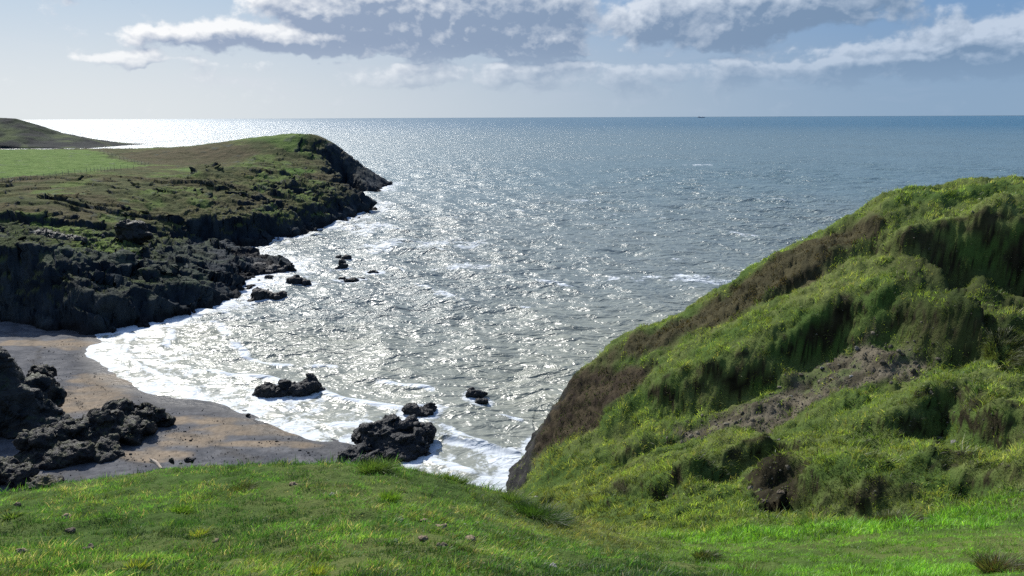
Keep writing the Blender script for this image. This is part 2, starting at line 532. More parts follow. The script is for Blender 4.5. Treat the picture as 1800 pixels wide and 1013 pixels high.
def headland_height(x, y):
    wx = x + 5.0 * fbm(x / 16, y / 16, 4, 3) + 1.2 * fbm(x / 3.5, y / 3.5, 3, 9)
    wy = y + 5.0 * fbm(x / 16, y / 16, 4, 13) + 1.2 * fbm(x / 3.5, y / 3.5, 3, 19)
    rag = fbm(x / 9, y / 9, 5, 23)
    sA = dist_poly(wx * 0.75 + x * 0.25, wy * 0.75 + y * 0.25, A_POLY)
    sB = dist_poly(wx, wy, B_POLY)
    crag = fbm(x / 6, y / 6, 5, 31, gain=0.6)
    ridg = 1 - 2 * np.abs(fbm(x / 11, y / 11, 5, 37))
    ha = TOP_A(x, y) + 1.3 * crag + 1.2 * (ridg - .6) + 2.6 * fbm(x / 17, y / 13, 3, 44) + 0.5 * np.abs(fbm(x / 3.2, y / 2.6, 4, 43))
    ca = np.where(sA > 0, sA * 1.9, sA * 0.8) + 1.2 * rag + 0.6 * crag
    za = smin(ha, ca, 1.2)
    rocky = sstep(x, -110, -55) * sstep(y, 380, 200)
    hb = TOP_B(x, y)
    # the rocky knoll and terraces towards the point
    ln = fbm(x / 34 + 3, y / 20, 4, 45) + 0.12 * fbm(x / 5, y / 5, 3, 46)
    fl = np.maximum(sstep(y, 250, 205), sstep(y, 330, 290) * sstep(x, -112, -95)) + rocky
    for c0, a0 in ((-0.22, 0.5), (-0.03, 0.9), (0.14, 0.7)):
        hb = hb + np.clip(fl, 0, 1.3) * a0 * (sstep(ln, c0, c0 + 0.035) - sstep(ln, c0 + 0.03, c0 + 0.45))
    hb = hb + (0.6 + 1.3 * rocky) * crag + 1.3 * rocky * (ridg - .5) + 0.5 * fbm(x / 22, y / 22, 3, 41)
    for pts, hh, wd in TERR:
        d, sd_, t = dist_line(x + 2.2 * fbm(x / 8, y / 8, 3, 51), y + 2.2 * fbm(x / 8, y / 8, 3, 52), pts)
        ends = sstep(t, 0.0, 0.12) * sstep(t, 1.0, 0.88)
        hb = hb + ends * hh * np.where(sd_ > 0, np.exp(-(d / wd) ** 2) * sstep(d, 0, 1.6), -np.exp(-(d / wd) ** 2) * 0.5 * sstep(d, 0, 1.2))
    cb = np.where(sB > 0, sB * 1.75, sB * 0.5) + 1.4 * rag
    # behind the near outcrop the cliff of the plateau stands on land
    foot = np.where((x < -62), np.clip(np.minimum(za, 9.0), -4, 9), -4)
    zb = smin(hb, np.where(x < -75, np.maximum(cb, cb + 0 * foot), cb), 1.4)
    zb = np.where((x < -68) & (y < 185) & (sB > 0), np.minimum(hb, smax(cb, np.clip(za, 0, 8) + sB * 1.4, 0.3)), zb)
    return smax(za, zb, 0.6), sA, sB, sstep(za - zb, -0.5, 0.5)


def Q(pts):
    return [tuple(at_d(u, v, D)[:2]) for u, v, D in pts]


TERR = [(Q([(520, 322, 258), (440, 318, 250), (380, 312, 246), (340, 306, 244)]), 2.6, 11.0),
        (Q([(640, 300, 330), (590, 290, 326), (540, 285, 318), (510, 275, 315), (505, 262, 318)]), 3.0, 12.0),
        (Q([(620, 345, 258), (560, 338, 245), (480, 342, 225)]), 1.6, 8.0)]
TERR = [(p[::-1] if False else p, a, b) for p, a, b in TERR]


def normals_of(co, R, C):
    g = co.reshape(R, C, 3)
    du = np.gradient(g, axis=1); dv = np.gradient(g, axis=0)
    n = np.cross(du, dv)
    n /= np.linalg.norm(n, axis=2)[..., None] + 1e-9
    n = np.where(n[..., 2:3] < 0, -n, n)
    return n


# ------------------------------------------------------------------ the headland
def build_headland():
    azs = np.radians(np.linspace(-40, -6.0, 760))
    # rows: finer where the ground is nearer
    rr = np.exp(np.linspace(math.log(96), math.log(470), 620))
    R, C = len(rr), len(azs)
    A, Rr = np.meshgrid(azs, rr)
    x = Rr * np.sin(A); y = Rr * np.cos(A)
    z, sA, sB, isA = headland_height(x, y)
    co = np.stack([x, y, z], -1).reshape(-1, 3)
    n = normals_of(co, R, C).reshape(-1, 3)
    # crags: push the steep rock about along its normal
    X, Y, Z = co.T
    steep = sstep(n[:, 2], 0.9, 0.6)
    nearA = sstep(np.hypot(X, Y), 260, 120)
    d = fbm3(X / 3.2, Y / 3.2, Z / 2.2, 5, 5, 0.55, ridged=True) - 0.25
    d2 = fbm3(X / 9, Y / 9, Z / 5, 3, 15)
    cp = cellplane(X + 1.5 * d2, Y, Z * 1.3, 6.0, 1) * 1.9 + cellplane(X, Y, Z * 1.3, 2.2, 2) * 0.7
    craggy = np.clip(steep + 0.55 * isA.ravel() + 0.6 * sstep(X, -90, -60) * sstep(Y, 380, 200), 0, 1)
    co = co + n * (craggy * cp)[:, None]
    co = co + n * ((steep * (0.9 * d + 1.0 * d2)) * (0.5 + 0.5 * nearA))[:, None] * np.array([1, 1, 0.6])
    n = normals_of(co, R, C).reshape(-1, 3)
    X, Y, Z = co.T
    f1 = fbm(X / 14, Y / 14, 5, 61); f2 = fbm(X / 4, Y / 4, 4, 65); f3 = fbm(X / 40, Y / 25, 3, 69)
    rock = mixc((0.015, 0.021, 0.028), (0.034, 0.043, 0.048), sstep(f2, -.25, .4))  # bluish cast of the hazy shadows is mixed into the rock colour
    green = mixc((0.055, 0.10, 0.022), (0.095, 0.14, 0.034), sstep(f1, -.3, .3))
    brown = mixc((0.085, 0.068, 0.038), (0.055, 0.05, 0.025), sstep(f2, -.3, .3))
    olive = mixc((0.052, 0.062, 0.024), (0.092, 0.090, 0.038), sstep(f1 + f2, -.3, .3))
    dd = Y
    veg = olive * 1.0
    veg = mixc(veg, brown, 0.7 * sstep(f3 + 0.5 * f1, 0.0, 0.25))
    veg = mixc(veg, green, 0.75 * sstep(f1 - 0.6 * f3, 0.05, 0.3))
    fld = Q([(-300, 322, 215), (0, 320, 221), (150, 303, 239), (230, 298, 256), (262, 292, 268), (180, 270, 318), (160, 263, 345), (-300, 263, 345)])
    sF = dist_poly(X, Y, fld)
    gf = mixc((0.080, 0.135, 0.03), (0.115, 0.17, 0.045), sstep(f2, -.4, .4))
    veg = mixc(veg, gf, sstep(sF + 5 * f2 + 3 * f1, -2.5, 2.5))
    # moor behind the field wall, brown; the green rim above the knoll's terraces
    moor = Q([(200, 268, 318), (300, 268, 330), (400, 262, 330), (440, 275, 305), (400, 292, 282), (270, 290, 275)])
    veg = mixc(veg, brown, 0.8 * sstep(dist_poly(X, Y, moor) + 3 * f1, -2, 3))
    knoll = Q([(440, 262, 325), (520, 262, 320), (545, 250, 333), (520, 240, 345), (440, 244, 348), (400, 256, 350)])
    veg = mixc(veg, green * 1.15, 0.9 * sstep(dist_poly(X, Y, knoll) + 3 * f1, -3, 3))
    rim = Q([(300, 300, 255), (420, 306, 262), (520, 308, 275), (560, 303, 292), (440, 302, 280), (330, 294, 272)])
    veg = mixc(veg, green * 1.3, 0.9 * sstep(dist_poly(X, Y, rim) + 1.5 * f2, -2, 2))
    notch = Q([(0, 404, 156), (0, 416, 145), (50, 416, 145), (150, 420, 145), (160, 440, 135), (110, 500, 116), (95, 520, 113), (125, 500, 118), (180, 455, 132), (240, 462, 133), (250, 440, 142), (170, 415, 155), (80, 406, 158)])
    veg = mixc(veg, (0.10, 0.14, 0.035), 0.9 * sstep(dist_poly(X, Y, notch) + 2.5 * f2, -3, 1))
    point = sstep(X + 0.25 * (Y - 300) + 12 * f1, -78, -52)
    lowr = sstep(Z + 2.5 * f1, 3.6, 2.0)
    oA = sstep(f1 * 1.0 + f2 * .6 + sstep(X, -85, -50) * 0.6, 0.12, 0.35) * 0.65
    isA = isA.ravel()
    outc = isA * oA + (1 - isA) * sstep(f2 + f1, 0.35, 0.6) * 0.5
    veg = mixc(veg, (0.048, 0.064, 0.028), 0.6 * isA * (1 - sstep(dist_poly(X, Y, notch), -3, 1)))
    rk = np.clip(sstep(n[:, 2] + 0.12 * f2, 0.74, 0.56) + point + lowr + outc, 0, 1)
    wet = sstep(Z + 1.0 * f2, 1.6, 0.6)
    col = mixc(veg, rock, rk)
    col = mixc(col, (0.014, 0.014, 0.015), 0.8 * wet)
    keep_rows = grid_faces(R, C)
    zz = co[:, 2]
    fz = zz[keep_rows].max(1)
    keep_rows = keep_rows[fz > -1.6]
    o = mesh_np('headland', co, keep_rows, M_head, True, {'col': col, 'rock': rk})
    tag(o, 'rocky headland with grassy plateau across the cove', None, None, 'structure')
    return co.reshape(R, C, 3), rk.reshape(R, C), col


HEAD_CO, HEAD_RK, HEAD_COL = build_headland()


def headland_z(x, y):
    return float(headland_height(np.array([x], float), np.array([y], float))[0][0])


# ------------------------------------------------------------------ the hill beyond the field, far left
def build_far_hill():
    prof = [(-300, 196), (-150, 198), (0, 206), (40, 208), (80, 220), (110, 233), (150, 241), (190, 252), (215, 259)]
    us = np.linspace(-300, 216, 200)
    vs = np.interp(us, [p[0] for p in prof], [p[1] for p in prof])
    D0 = 820.0
    R, C = 70, 200
    co = np.zeros((R, C, 3))
    for j in range(C):
        top = at_d(us[j], vs[j], D0 + 40)
        hgt = max(top[2], 0.0) * min(1.0, (217 - us[j]) / 14)
        for i in range(R):
            t = i / (R - 1) * 2 - 1      # -1 front foot, 0 crest, 1 back foot
            prof_z = max(0.0, 1 - abs(t)) ** 0.75 * hgt - 2.0 * (abs(t) > 0.97)
            dd = D0 + 40 + t * 75
            q = at_d(us[j], 300, D0 + 40)
            co[i, j] = (q[0], dd, prof_z)
    x, y, z = co[..., 0], co[..., 1], co[..., 2]
    k = sstep(z, 0, 5)
    z = z + k * (2.2 * fbm(x / 22, y / 22, 5, 71) - 1.2 * np.abs(fbm(x / 9, y / 9, 4, 72))) * (np.abs(y - 860) > 3)
    co[..., 2] = z
    n = normals_of(co, R, C)
    f1 = fbm(x / 26, y / 20, 5, 75)
    col = mixc((0.022, 0.036, 0.018), (0.008, 0.013, 0.016), np.clip(sstep(f1, -.05, .2) + sstep(z, 8, 3), 0, 1))
    col = mixc(col, (0.06, 0.08, 0.03), sstep(f1, -0.1, -0.35))
    o = mesh_np('far_hill', co.reshape(-1, 3), grid_faces(R, C), M_head, True, {'col': col.reshape(-1, 3), 'rock': np.full(R * C, 0.4)})
    tag(o, 'dark distant hill sloping down to the bright sea', None, None, 'structure')


build_far_hill()

# ------------------------------------------------------------------ near ground: the bank we stand on, the gully, the hillside to the right
HS = RBF([at_d(*p) for p in [
    # bank: bottom of the view, edge towards the beach
    (0, 1013, 9.2), (450, 1013, 9.0), (900, 1013, 9.0), (1150, 1013, 10.5), (1400, 1013, 13.0), (1800, 1013, 12.5), (2200, 1013, 12),
    (0, 940, 13.5), (450, 910, 14.0), (800, 920, 14.0), (0, 873, 19.5), (100, 853, 20.0), (220, 834, 20.5), (380, 821, 21.0), (600, 818, 21.5), (700, 823, 21.5), (800, 840, 21.0),
    (880, 868, 20.5), (960, 925, 18.5), (1030, 960, 17.0),
    # gully
    (1150, 950, 24.0), (1300, 925, 26.5), (1400, 912, 28.0), (1550, 900, 27.5), (1700, 890, 26.5), (1800, 885, 25.0), (2200, 860, 23), (1550, 955, 19.0), (1750, 950, 18.0),
    (1060, 948, 29.0), (1000, 925, 35.0), (945, 900, 42.0), (905, 880, 50.0), (885, 862, 57.5),
    # ridge towards the open sea
    (905, 790, 60.0), (940, 722, 60), (1000, 662, 60), (1060, 627, 60), (1110, 592, 60), (1200, 552, 60), (1240, 536, 60), (1300, 500, 60), (1380, 442, 60), (1500, 386, 60),
    (1580, 346, 61), (1700, 322, 62), (1800, 318, 63), (2200, 315, 66)]] +
    [(0, 0, 28.4), (-10, 0, 28.6), (10, 0, 28.2), (-30, 5, 27.5), (30, 2, 26.5), (-40, 20, 20), (60, 20, 24), (0, -10, 29), (-30, -10, 29), (30, -10, 28.5)], lam=0.01)

RIDGE = [tuple(at_d(u, 400, D)[:2]) for u, D in ((905, 60), (1060, 60), (1240, 60), (1500, 60), (1580, 61), (1800, 63), (2400, 66))]
# plan outline of the near land on the level of the beach
NEAR_POLY = [(-90, 26), (-46, 42), (-36, 45), (-20, 47), (-8, 46), (-3.5, 48), (-1.5, 55), (0.5, 63), (6, 74), (20, 84), (45, 92), (120, 95), (140, -40), (-140, -40), (-140, 30)]


def hs_base(x, y):
    z = HS(x, y)
    d, sd_, _ = dist_line(x, y, RIDGE)
    beyond = np.where((sd_ > 0), d, 0.0) * sstep(y, 52, 58)
    z = z - np.where(beyond > 0, np.minimum(0.06 * beyond ** 2 + 0.25 * beyond, 1.15 * beyond), 0)
    return z


_scarp_cache = {}


def hit(u, v, lo=14.0, hi=62.0):
    """where the sight line meets the smooth hillside"""
    Ds = np.linspace(lo, hi, 300)
    d = ray(u, v)
    t = Ds / d[1]
    xs, ys, zs = d[0] * t, Ds, H + d[2] * t
    g = hs_base(xs, ys) - zs
    idx = np.where(g > 0)[0]
    if len(idx) == 0:
        return (xs[-1], ys[-1])
    i = idx[0]
    return (float(xs[i]), float(ys[i]))


# scarps of the slipped turf: (points of the upper edge, drop, reach downhill)
SCARPS = [
    ([(1330, 530), (1400, 500), (1445, 470), (1480, 440), (1530, 432), (1560, 420)], 0.7, 2.2),
    ([(1130, 665), (1180, 672), (1250, 655), (1330, 625), (1400, 580), (1440, 552), (1480, 535), (1540, 530), (1600, 548), (1640, 560), (1720, 556), (1860, 535)], 2.0, 6.0),
    ([(1560, 450), (1610, 425), (1680, 415), (1760, 410), (1900, 400)], 3.4, 9.0),
    ([(1530, 770), (1570, 740), (1630, 700), (1690, 690), (1730, 715), (1760, 745), (1850, 750)], 1.8, 3.2),
    ([(1050, 795), (1100, 775), (1150, 745), (1200, 735)], 0.5, 1.8),
    ([(1200, 865), (1230, 820), (1280, 795), (1330, 775), (1352, 762)], 1.5, 2.6),
    ([(1310, 850), (1370, 828), (1420, 832), (1480, 852), (1540, 858), (1590, 838), (1650, 818), (1710, 808), (1760, 830), (1860, 850)], 2.2, 3.2),
    ([(930, 885), (980, 880), (1040, 888), (1090, 895)], 0.5, 1.4),
    ([(1080, 850), (1130, 842), (1200, 850), (1230, 868)], 1.2, 2.2),
]
SC_W = [([hit(u, v) for u, v in pts], h, r) for pts, h, r in SCARPS]
SOIL = [hit(u, v) for u, v in [(1570, 585), (1650, 600), (1630, 635), (1510, 668), (1430, 705), (1360, 740), (1290, 740), (1200, 755), (1170, 735), (1260, 700), (1330, 680), (1400, 630), (1460, 595), (1530, 565)]]
SOIL2 = [hit(u, v) for u, v in [(1560, 470), (1700, 440), (1820, 430), (1820, 560), (1740, 600), (1650, 610), (1560, 560)]]
SOIL3 = [hit(u, v) for u, v in [(1310, 830), (1360, 800), (1400, 840), (1410, 900), (1330, 905)]]
HEATH = [hit(u, v) for u, v in [(920, 770), (950, 715), (1010, 655), (1070, 640), (1150, 640), (1120, 690), (1050, 740), (980, 790), (930, 810)]]
HEATH2 = [hit(u, v) for u, v in [(1060, 632), (1110, 598), (1240, 540), (1380, 446), (1500, 395), (1560, 420), (1480, 450), (1400, 510), (1300, 555), (1200, 590), (1120, 640)]]


def near_height(x, y):
    wx = x + 1.1 * fbm(x / 4, y / 4, 2, 101)
    wy = y + 1.1 * fbm(x / 4, y / 4, 2, 102)
    z = hs_base(x, y)
    face = np.zeros_like(z); brink = np.zeros_like(z)
    hm = np.clip(0.95 + 1.0 * fbm(x / 4.0, y / 4.0, 2, 107), 0.25, 1.5)
    for pts, h, r in SC_W:
        d, s, t = dist_line(wx, wy, pts)
        ends = sstep(t, 0.0, 0.1) * sstep(t, 1.0, 0.93)
        down = (s < 0)
        # above the edge the turf bulges up, below it drops and slowly recovers
        prof = np.where(down, -h * 0.82 * sstep(d, 0.0, 1.15 * h + 0.2) * np.exp(-(d / (r * 1.15)) ** 2) + h * 0.38 * (1 - sstep(d, 0.0, 1.15 * h + 0.2)),
                        h * 0.38 * np.exp(-(d / (r * 0.8)) ** 2))
        z = z + prof * ends * hm
        brink = np.maximum(brink, np.exp(-(d / 0.45) ** 2) * ends)
        face = np.maximum(face, np.where(down, 1 - sstep(d, 0.4 * h, 1.0 * h + 0.3), 0) * ends)
    hill = sstep(y, 22, 30)
    bumps = 0.20 * fbm(x / 2.6, y / 2.6, 3, 111) - 0.05 + 0.10 * np.abs(fbm(x / 0.9, y / 0.9, 3, 115))
    z = z + bumps * (0.5 + 1.05 * hill) + (1 - hill) * 0.20 * fbm(x / 0.9, y / 0.9, 4, 113) + 0.5 * hill * fbm(x / 8, y / 6, 3, 117)
    # many small slips and sheep ledges over the whole face
    ln = fbm(x / 4.5 + 9, y / 3.0, 3, 119) + 0.08 * fbm(x / 1.2, y / 1.2, 2, 120)
    for c0, a0 in ((-0.2, 0.22), (-0.02, 0.34), (0.16, 0.26)):
        z = z + hill * a0 * (sstep(ln, c0, c0 + 0.14) - 0.15 - sstep(ln, c0 + 0.02, c0 + 0.5))
    hth = np.maximum(sstep(dist_poly(x, y, HEATH), -1, 1), sstep(dist_poly(x, y, HEATH2), -1, 1))
    z = z + hth * 0.38 * (np.abs(fbm(x / 0.8, y / 0.8, 3, 123)) - 0.12)
    rag = fbm(x / 5, y / 5, 4, 121)
    s = dist_poly(wx, wy, NEAR_POLY)
    cl = np.where(s > 0, s * 1.55, s * 1.2) + 1.3 * rag * sstep(s, -3, 2)
    zz = smin(z, cl, 1.0)
    return zz, face, s, sstep(z - cl, -0.3, 0.8), brink


def build_hillside():
    azs = np.radians(np.linspace(-52, 52, 1150))
    rr = np.exp(np.linspace(math.log(1.6), math.log(105), 760))
    R, C = len(rr), len(azs)
    A, Rr = np.meshgrid(azs, rr)
    x = Rr * np.sin(A); y = Rr * np.cos(A)
    z, face, s, cliff, brink = near_height(x, y)
    co = np.stack([x, y, z], -1)
    n = normals_of(co, R, C)
    X, Y, Z = x, y, z
    steep = np.clip(sstep(n[..., 2], 0.72, 0.5) * sstep(Y, 20, 30), 0, 1)
    d = fbm3(X / 1.3, Y / 1.3, Z / 1.3, 4, 5, 0.55, ridged=True)
    b3 = fbm3(X / 1.7, Y / 1.7, Z / 1.3, 4, 25)
    b4 = np.abs(fbm3(X / 0.7, Y / 0.7, Z / 0.5, 3, 29))
    hl = sstep(Y, 22, 30)
    co = co + n * (0.18 * steep * (d - 0.2) + hl * (0.42 * b3 + 0.30 * (b4 - 0.15)))[..., None]
    n = normals_of(co, R, C)
    hill = sstep(Y, 22, 27)
    X, Y, Z = co[..., 0], co[..., 1], co[..., 2]
    f1 = fbm3(X / 5, Y / 5, Z / 3, 5, 131); f2 = fbm3(X / 1.1, Y / 1.1, Z / 0.6, 4, 135); f3 = fbm(X / 12, Y / 9, 3, 139)
    soilc = mixc((0.011, 0.010, 0.006), (0.030, 0.026, 0.015), sstep(f2, -.35, .35))
    under = mixc((0.050, 0.085, 0.020), (0.095, 0.115, 0.036), sstep(f1, -.3, .3))
    heathc = mixc((0.025, 0.019, 0.014), (0.045, 0.036, 0.022), sstep(f2, -.3, .3))
    sm = np.maximum(sstep(dist_poly(X, Y, SOIL) + 1.2 * f1 + .8 * f2, -0.5, 0.6), sstep(dist_poly(X, Y, SOIL3) + f1 + .5 * f2, -0.4, 0.4))
    sm = np.maximum(sm, 0.55 * sstep(dist_poly(X, Y, SOIL2) + 1.5 * f1 + f2, -0.8, 1.0))
    sm = np.maximum(sm, face * sstep(f2 + 0.7 * f1, 0.0, 0.3) * 0.9)
    sm = np.maximum(sm, sstep(n[..., 2], 0.45, 0.32) * hill)
    hm = np.maximum(sstep(dist_poly(X, Y, HEATH) + 1.0 * f1 + .5 * f2, -0.6, 0.6), 0.85 * sstep(dist_poly(X, Y, HEATH2) + 1.6 * f1 + f2, -0.8, 0.8))
    col = mixc(under, heathc * 1.3, hm)
    scree = sstep(dist_poly(X, Y, SOIL) + 1.0 * f1, -0.3, 0.6)
    soilc = mixc(soilc, mixc((0.045, 0.040, 0.026), (0.12, 0.105, 0.075), sstep(f2, -.3, .3)), scree)
    soilc = mixc(soilc, (0.06, 0.085, 0.025), scree * sstep(f1 + 0.5 * f2, 0.12, 0.3) * 0.8)
    col = mixc(col, soilc, sm)
    rockm = np.maximum(cliff * sstep(n[..., 2], 0.8, 0.6), sstep(s + 1.2 * f1, 3.6, 2.2) * (X > -3))
    col = mixc(col, mixc((0.02, 0.02, 0.02), (0.055, 0.052, 0.047), sstep(f2 + .5 * f1, -.2, .5)), rockm)
    col = mixc(col, (0.02, 0.02, 0.02), 0 * rockm)
    rk = np.clip(rockm + 0.5 * sm, 0, 1)
    f = grid_faces(R, C)
    fz = co.reshape(-1, 3)[:, 2][f].max(1)
    f = f[fz > -1.0]
    o = mesh_np('hillside', co.reshape(-1, 3), f, M_hill, True, {'col': col.reshape(-1, 3), 'rock': rk.ravel()})
    tag(o, 'grassy bank and slipped hillside above the cove', None, None, 'structure')
    return dict(co=co, n=n, soil=sm, heath=hm, rock=rockm, azs=azs, rr=rr, f1=f1, f3=f3, steep=n[..., 2], brink=brink, face=face)


HILL = build_hillside()


def hill_z(x, y):
    return float(near_height(np.array([x], float), np.array([y], float))[0][0])


# ------------------------------------------------------------------ beach and sea bed
def beach_height(x, y):
    d, s, _ = dist_line(x, y, WATER)
    d = np.where(s < 0, d, -d)          # right of the direction = landward
    z = np.where(d > 0, 0.055 * d, 0.09 * d)
    return np.clip(z, -3, 2.4), d


def build_beach():
    azs = np.radians(np.linspace(-50, 6, 620)); rr = np.linspace(34, 135, 620)
    A, Rr = np.meshgrid(azs, rr)
    x = Rr * np.sin(A); y = Rr * np.cos(A)
    z, d = beach_height(x, y)
    z = z + 0.10 * fbm(x / 6, y / 6, 4, 151) * sstep(d, 0, 6) + 0.03 * fbm(x / 0.8, y / 0.8, 3, 155) * sstep(d, 4, 9)
    f1 = fbm(x / 9, y / 5, 4, 161); f2 = fbm(x / 2.5, y / 1.6, 4, 165); f3 = fbm(x / 0.5, y / 0.5, 3, 166)
    shingle = mixc((0.066, 0.069, 0.076), (0.115, 0.115, 0.118), sstep(f2, -.4, .4))
    sand = mixc((0.23, 0.18, 0.125), (0.16, 0.135, 0.105), sstep(f2, -.3, .5))
    patches = [(150, 700, 5.0, 6.0), (125, 600, 5, 3.0), (40, 600, 3.5, 2), (335, 768, 3.2, 2.4), (270, 800, 3.5, 1.7), (450, 748, 8, 1.6), (200, 660, 5, 2.5), (340, 732, 6, 1.6), (470, 775, 6, 1.0)]
    pm = np.zeros_like(x)
    for u, v, rx, ry in patches:
        c = at_z(u, v, 0.6)
        pm = np.maximum(pm, sstep(((x - c[0]) / rx) ** 2 + ((y - c[1]) / ry) ** 2 + 1.1 * f1 + .7 * f2, 1.2, 0.35))
    col = mixc(shingle, sand, 0.85 * pm)
    col = col * (1 + 0.45 * f3)[..., None]
    kk = fbm(x / 5, y / 3, 3, 171)
    for w0, w1 in ((7.0, 2.0), (13.0, 2.5), (18.0, 3.0)):
        band = np.exp(-((d - w0 - w1 * kk) / 0.45) ** 2) * sstep(f3 + f2, -0.3, 0.2)
        col = mixc(col, (0.035, 0.032, 0.028), 0.6 * band)
    wet = sstep(d + 1.5 * f1, 5.0, 0.5)
    col = mixc(col, col * 0.62, wet)
    o = mesh_np('beach', np.stack([x, y, z], -1).reshape(-1, 3), grid_faces(620, 620), M_beach, True, {'col': col.reshape(-1, 3), 'rock': (sstep(d + 1.2 * f1, 3.5, 0.3) * 2.6).ravel()})
    tag(o, 'dark shingle beach with sandy patches', None, None, 'structure')
    # the bed under everything else, out to the horizon
    s = 40000
    o = mesh_np('sea_bed', np.array([[-s, -200, -6.0], [s, -200, -6.0], [s, s, -6.0], [-s, s, -6.0]]), np.array([[0, 1, 2, 3]]), M_cliffrock, False)
    tag(o, None, None, None, 'structure')


build_beach()

# ------------------------------------------------------------------ the sea
ROCK_FOAM = []   # (x, y, radius) of rocks that the surf breaks on


def build_sea():
    azs = np.radians(np.linspace(-52, 52, 1700))
    dep = np.concatenate([np.linspace(rad(42), rad(3.0), 1250), np.exp(np.linspace(math.log(rad(2.97)), math.log(rad(0.055)), 230))])
    rr = H / np.tan(dep)
    keep = rr > 33
    rr = rr[keep]
    R, C = len(rr), len(azs)
    A, Rr = np.meshgrid(azs, rr)
    x = Rr * np.sin(A); y = Rr * np.cos(A)
    row = np.gradient(rr)[:, None] * np.ones((1, C))
    # distance from the shores
    near = (y < 420) & (x < 40)
    dW, sW, _ = dist_line(x, y, WATER)
    shore = np.where(sW > 0, dW, -dW)
    shore = np.where(x > 2, 99, shore)
    shore = np.where((y > 110), 999, shore)
    sa = np.full_like(x, 999.0)
    m = (y < 420) & (x < -5) & (y > 70)
    sa[m] = np.minimum(-dist_poly(x[m], y[m], A_POLY), -dist_poly(x[m], y[m], B_POLY))
    sn = np.full_like(x, 999.0)
    m = (y < 130) & (x > -60)
    sn[m] = -dist_poly(x[m], y[m], NEAR_POLY)
    sr = np.full_like(x, 999.0)
    for rx, ry, r in ROCK_FOAM:
        m = (np.abs(x - rx) < r + 14) & (np.abs(y - ry) < r + 20)
        sr[m] = np.minimum(sr[m], np.hypot(x[m] - rx, y[m] - ry) - r)
    calm = sstep(shore, 0, 26)
    z = np.zeros_like(x); gx = np.zeros_like(x); dxx = np.zeros_like(x); dyy = np.zeros_like(x)
    rng = np.random.default_rng(21)
    wind = rad(232)     # waves run towards lower left
    steep = np.zeros_like(x)
    nw = 64
    for i in range(nw):
        L = 1.5 * (24 / 1.5) ** (i / (nw - 1)) * rng.uniform(0.93, 1.07)
        th = wind + rng.normal() * 0.55
        k = 2 * np.pi / L
        a = 0.0070 * L ** 0.86 * rng.uniform(0.6, 1.3)
        att = sstep(row, L * 0.45, L * 0.2)
        ph = k * (x * math.cos(th) + y * math.sin(th)) + rng.uniform(0, 6.28) + 1.2 * pn2(x / (L * 4), y / (L * 4), i)
        s_, c_ = np.sin(ph), np.cos(ph)
        aa = a * att * (0.15 + 0.85 * calm)
        z += aa * s_
        dxx += aa * c_ * math.cos(th); dyy += aa * c_ * math.sin(th)
        steep += aa * k * s_ * 1.0
    gust = fbm(x / 60, y / 90, 3, 205)
    g = 1 + 0.7 * gust
    z *= g
    x2 = x + 0.9 * dxx * g; y2 = y + 0.9 * dyy * g
    # small breakers running in over the shallows of the cove
    bk = np.zeros_like(x)
    wob = 2.5 * fbm(x / 14, y / 14, 3, 211)
    for off, ht, lo, hi in ((3.0, 0.16, -60, 6), (8.5, 0.22, -60, 6), (15.0, 0.2, -60, 6)):
        e = (shore + wob - off)
        c = np.exp(-(e / 0.8) ** 2) * sstep(fbm(x / 9, y / 9, 3, int(off * 3)), -0.35, 0.15)
        z += ht * c
        bk = np.maximum(bk, c)
    # the breaker curling past the big rock towards the right cliff
    cr_ = P0([(770, 772), (800, 775), (840, 782), (880, 790), (910, 796)])
    d, s_, t = dist_line(x, y, cr_)
    c = np.exp(-(d / 0.55) ** 2) * sstep(t, 0, .1)
    z += 0.45 * c * (y < 80)
    bk2 = np.exp(-((d - 0.7) / 0.9) ** 2) * (s_ < 0) * sstep(t, 0.0, 0.2) * (y < 80)
    # foam
    f1 = fbm(x / 7, y / 9, 5, 221); f2 = fbm(x / 30, y / 40, 4, 225); f3 = fbm(x / 2.2, y / 3, 4, 228)
    lit = np.clip(steep * 1.6, 0, 1)
    caps = sstep(z / 0.35 + 1.2 * f3 + 0.9 * f1 + 0.8 * f2, 1.3, 2.6) * 0.7
    far = sstep(Rr, 300, 900)
    capf = sstep(fbm(x / 7, y / 18, 4, 231) + 0.4 * f2, 0.36, 0.6) * 0.5
    foam = caps * (1 - far) + capf * far * sstep(Rr, 9000, 2500)
    foam = np.maximum(foam, 0.86 * sstep(shore + 2.5 * f1, 6.5, 0.3) * (0.74 + 0.7 * f3))
    foam = np.maximum(foam, 0.58 * sstep(shore + 5 * f1, 17, 4) * (0.8 + 0.8 * f3))
    foam = np.maximum(foam, 0.9 * bk)
    foam = np.maximum(foam, 0.95 * bk2)
    foam = np.maximum(foam, 0.95 * sstep(sa + 3.0 * f1, 4.0, 0.3))
    foam = np.maximum(foam, 0.66 * sstep(sa + 9 * f1 + 6 * f2, 16, 2) * (0.85 + 0.7 * f3))
    foam = np.maximum(foam, 0.9 * sstep(sn + 1.6 * f1, 2.6, 0.2))
    foam = np.maximum(foam, 0.80 * sstep(sn + 4 * f1, 7.0, 1.0) * (0.85 + 0.8 * f3) * (y < 66))
    foam = np.maximum(foam, 0.8 * sstep(sr + 1.5 * f1, 1.8, 0.1))
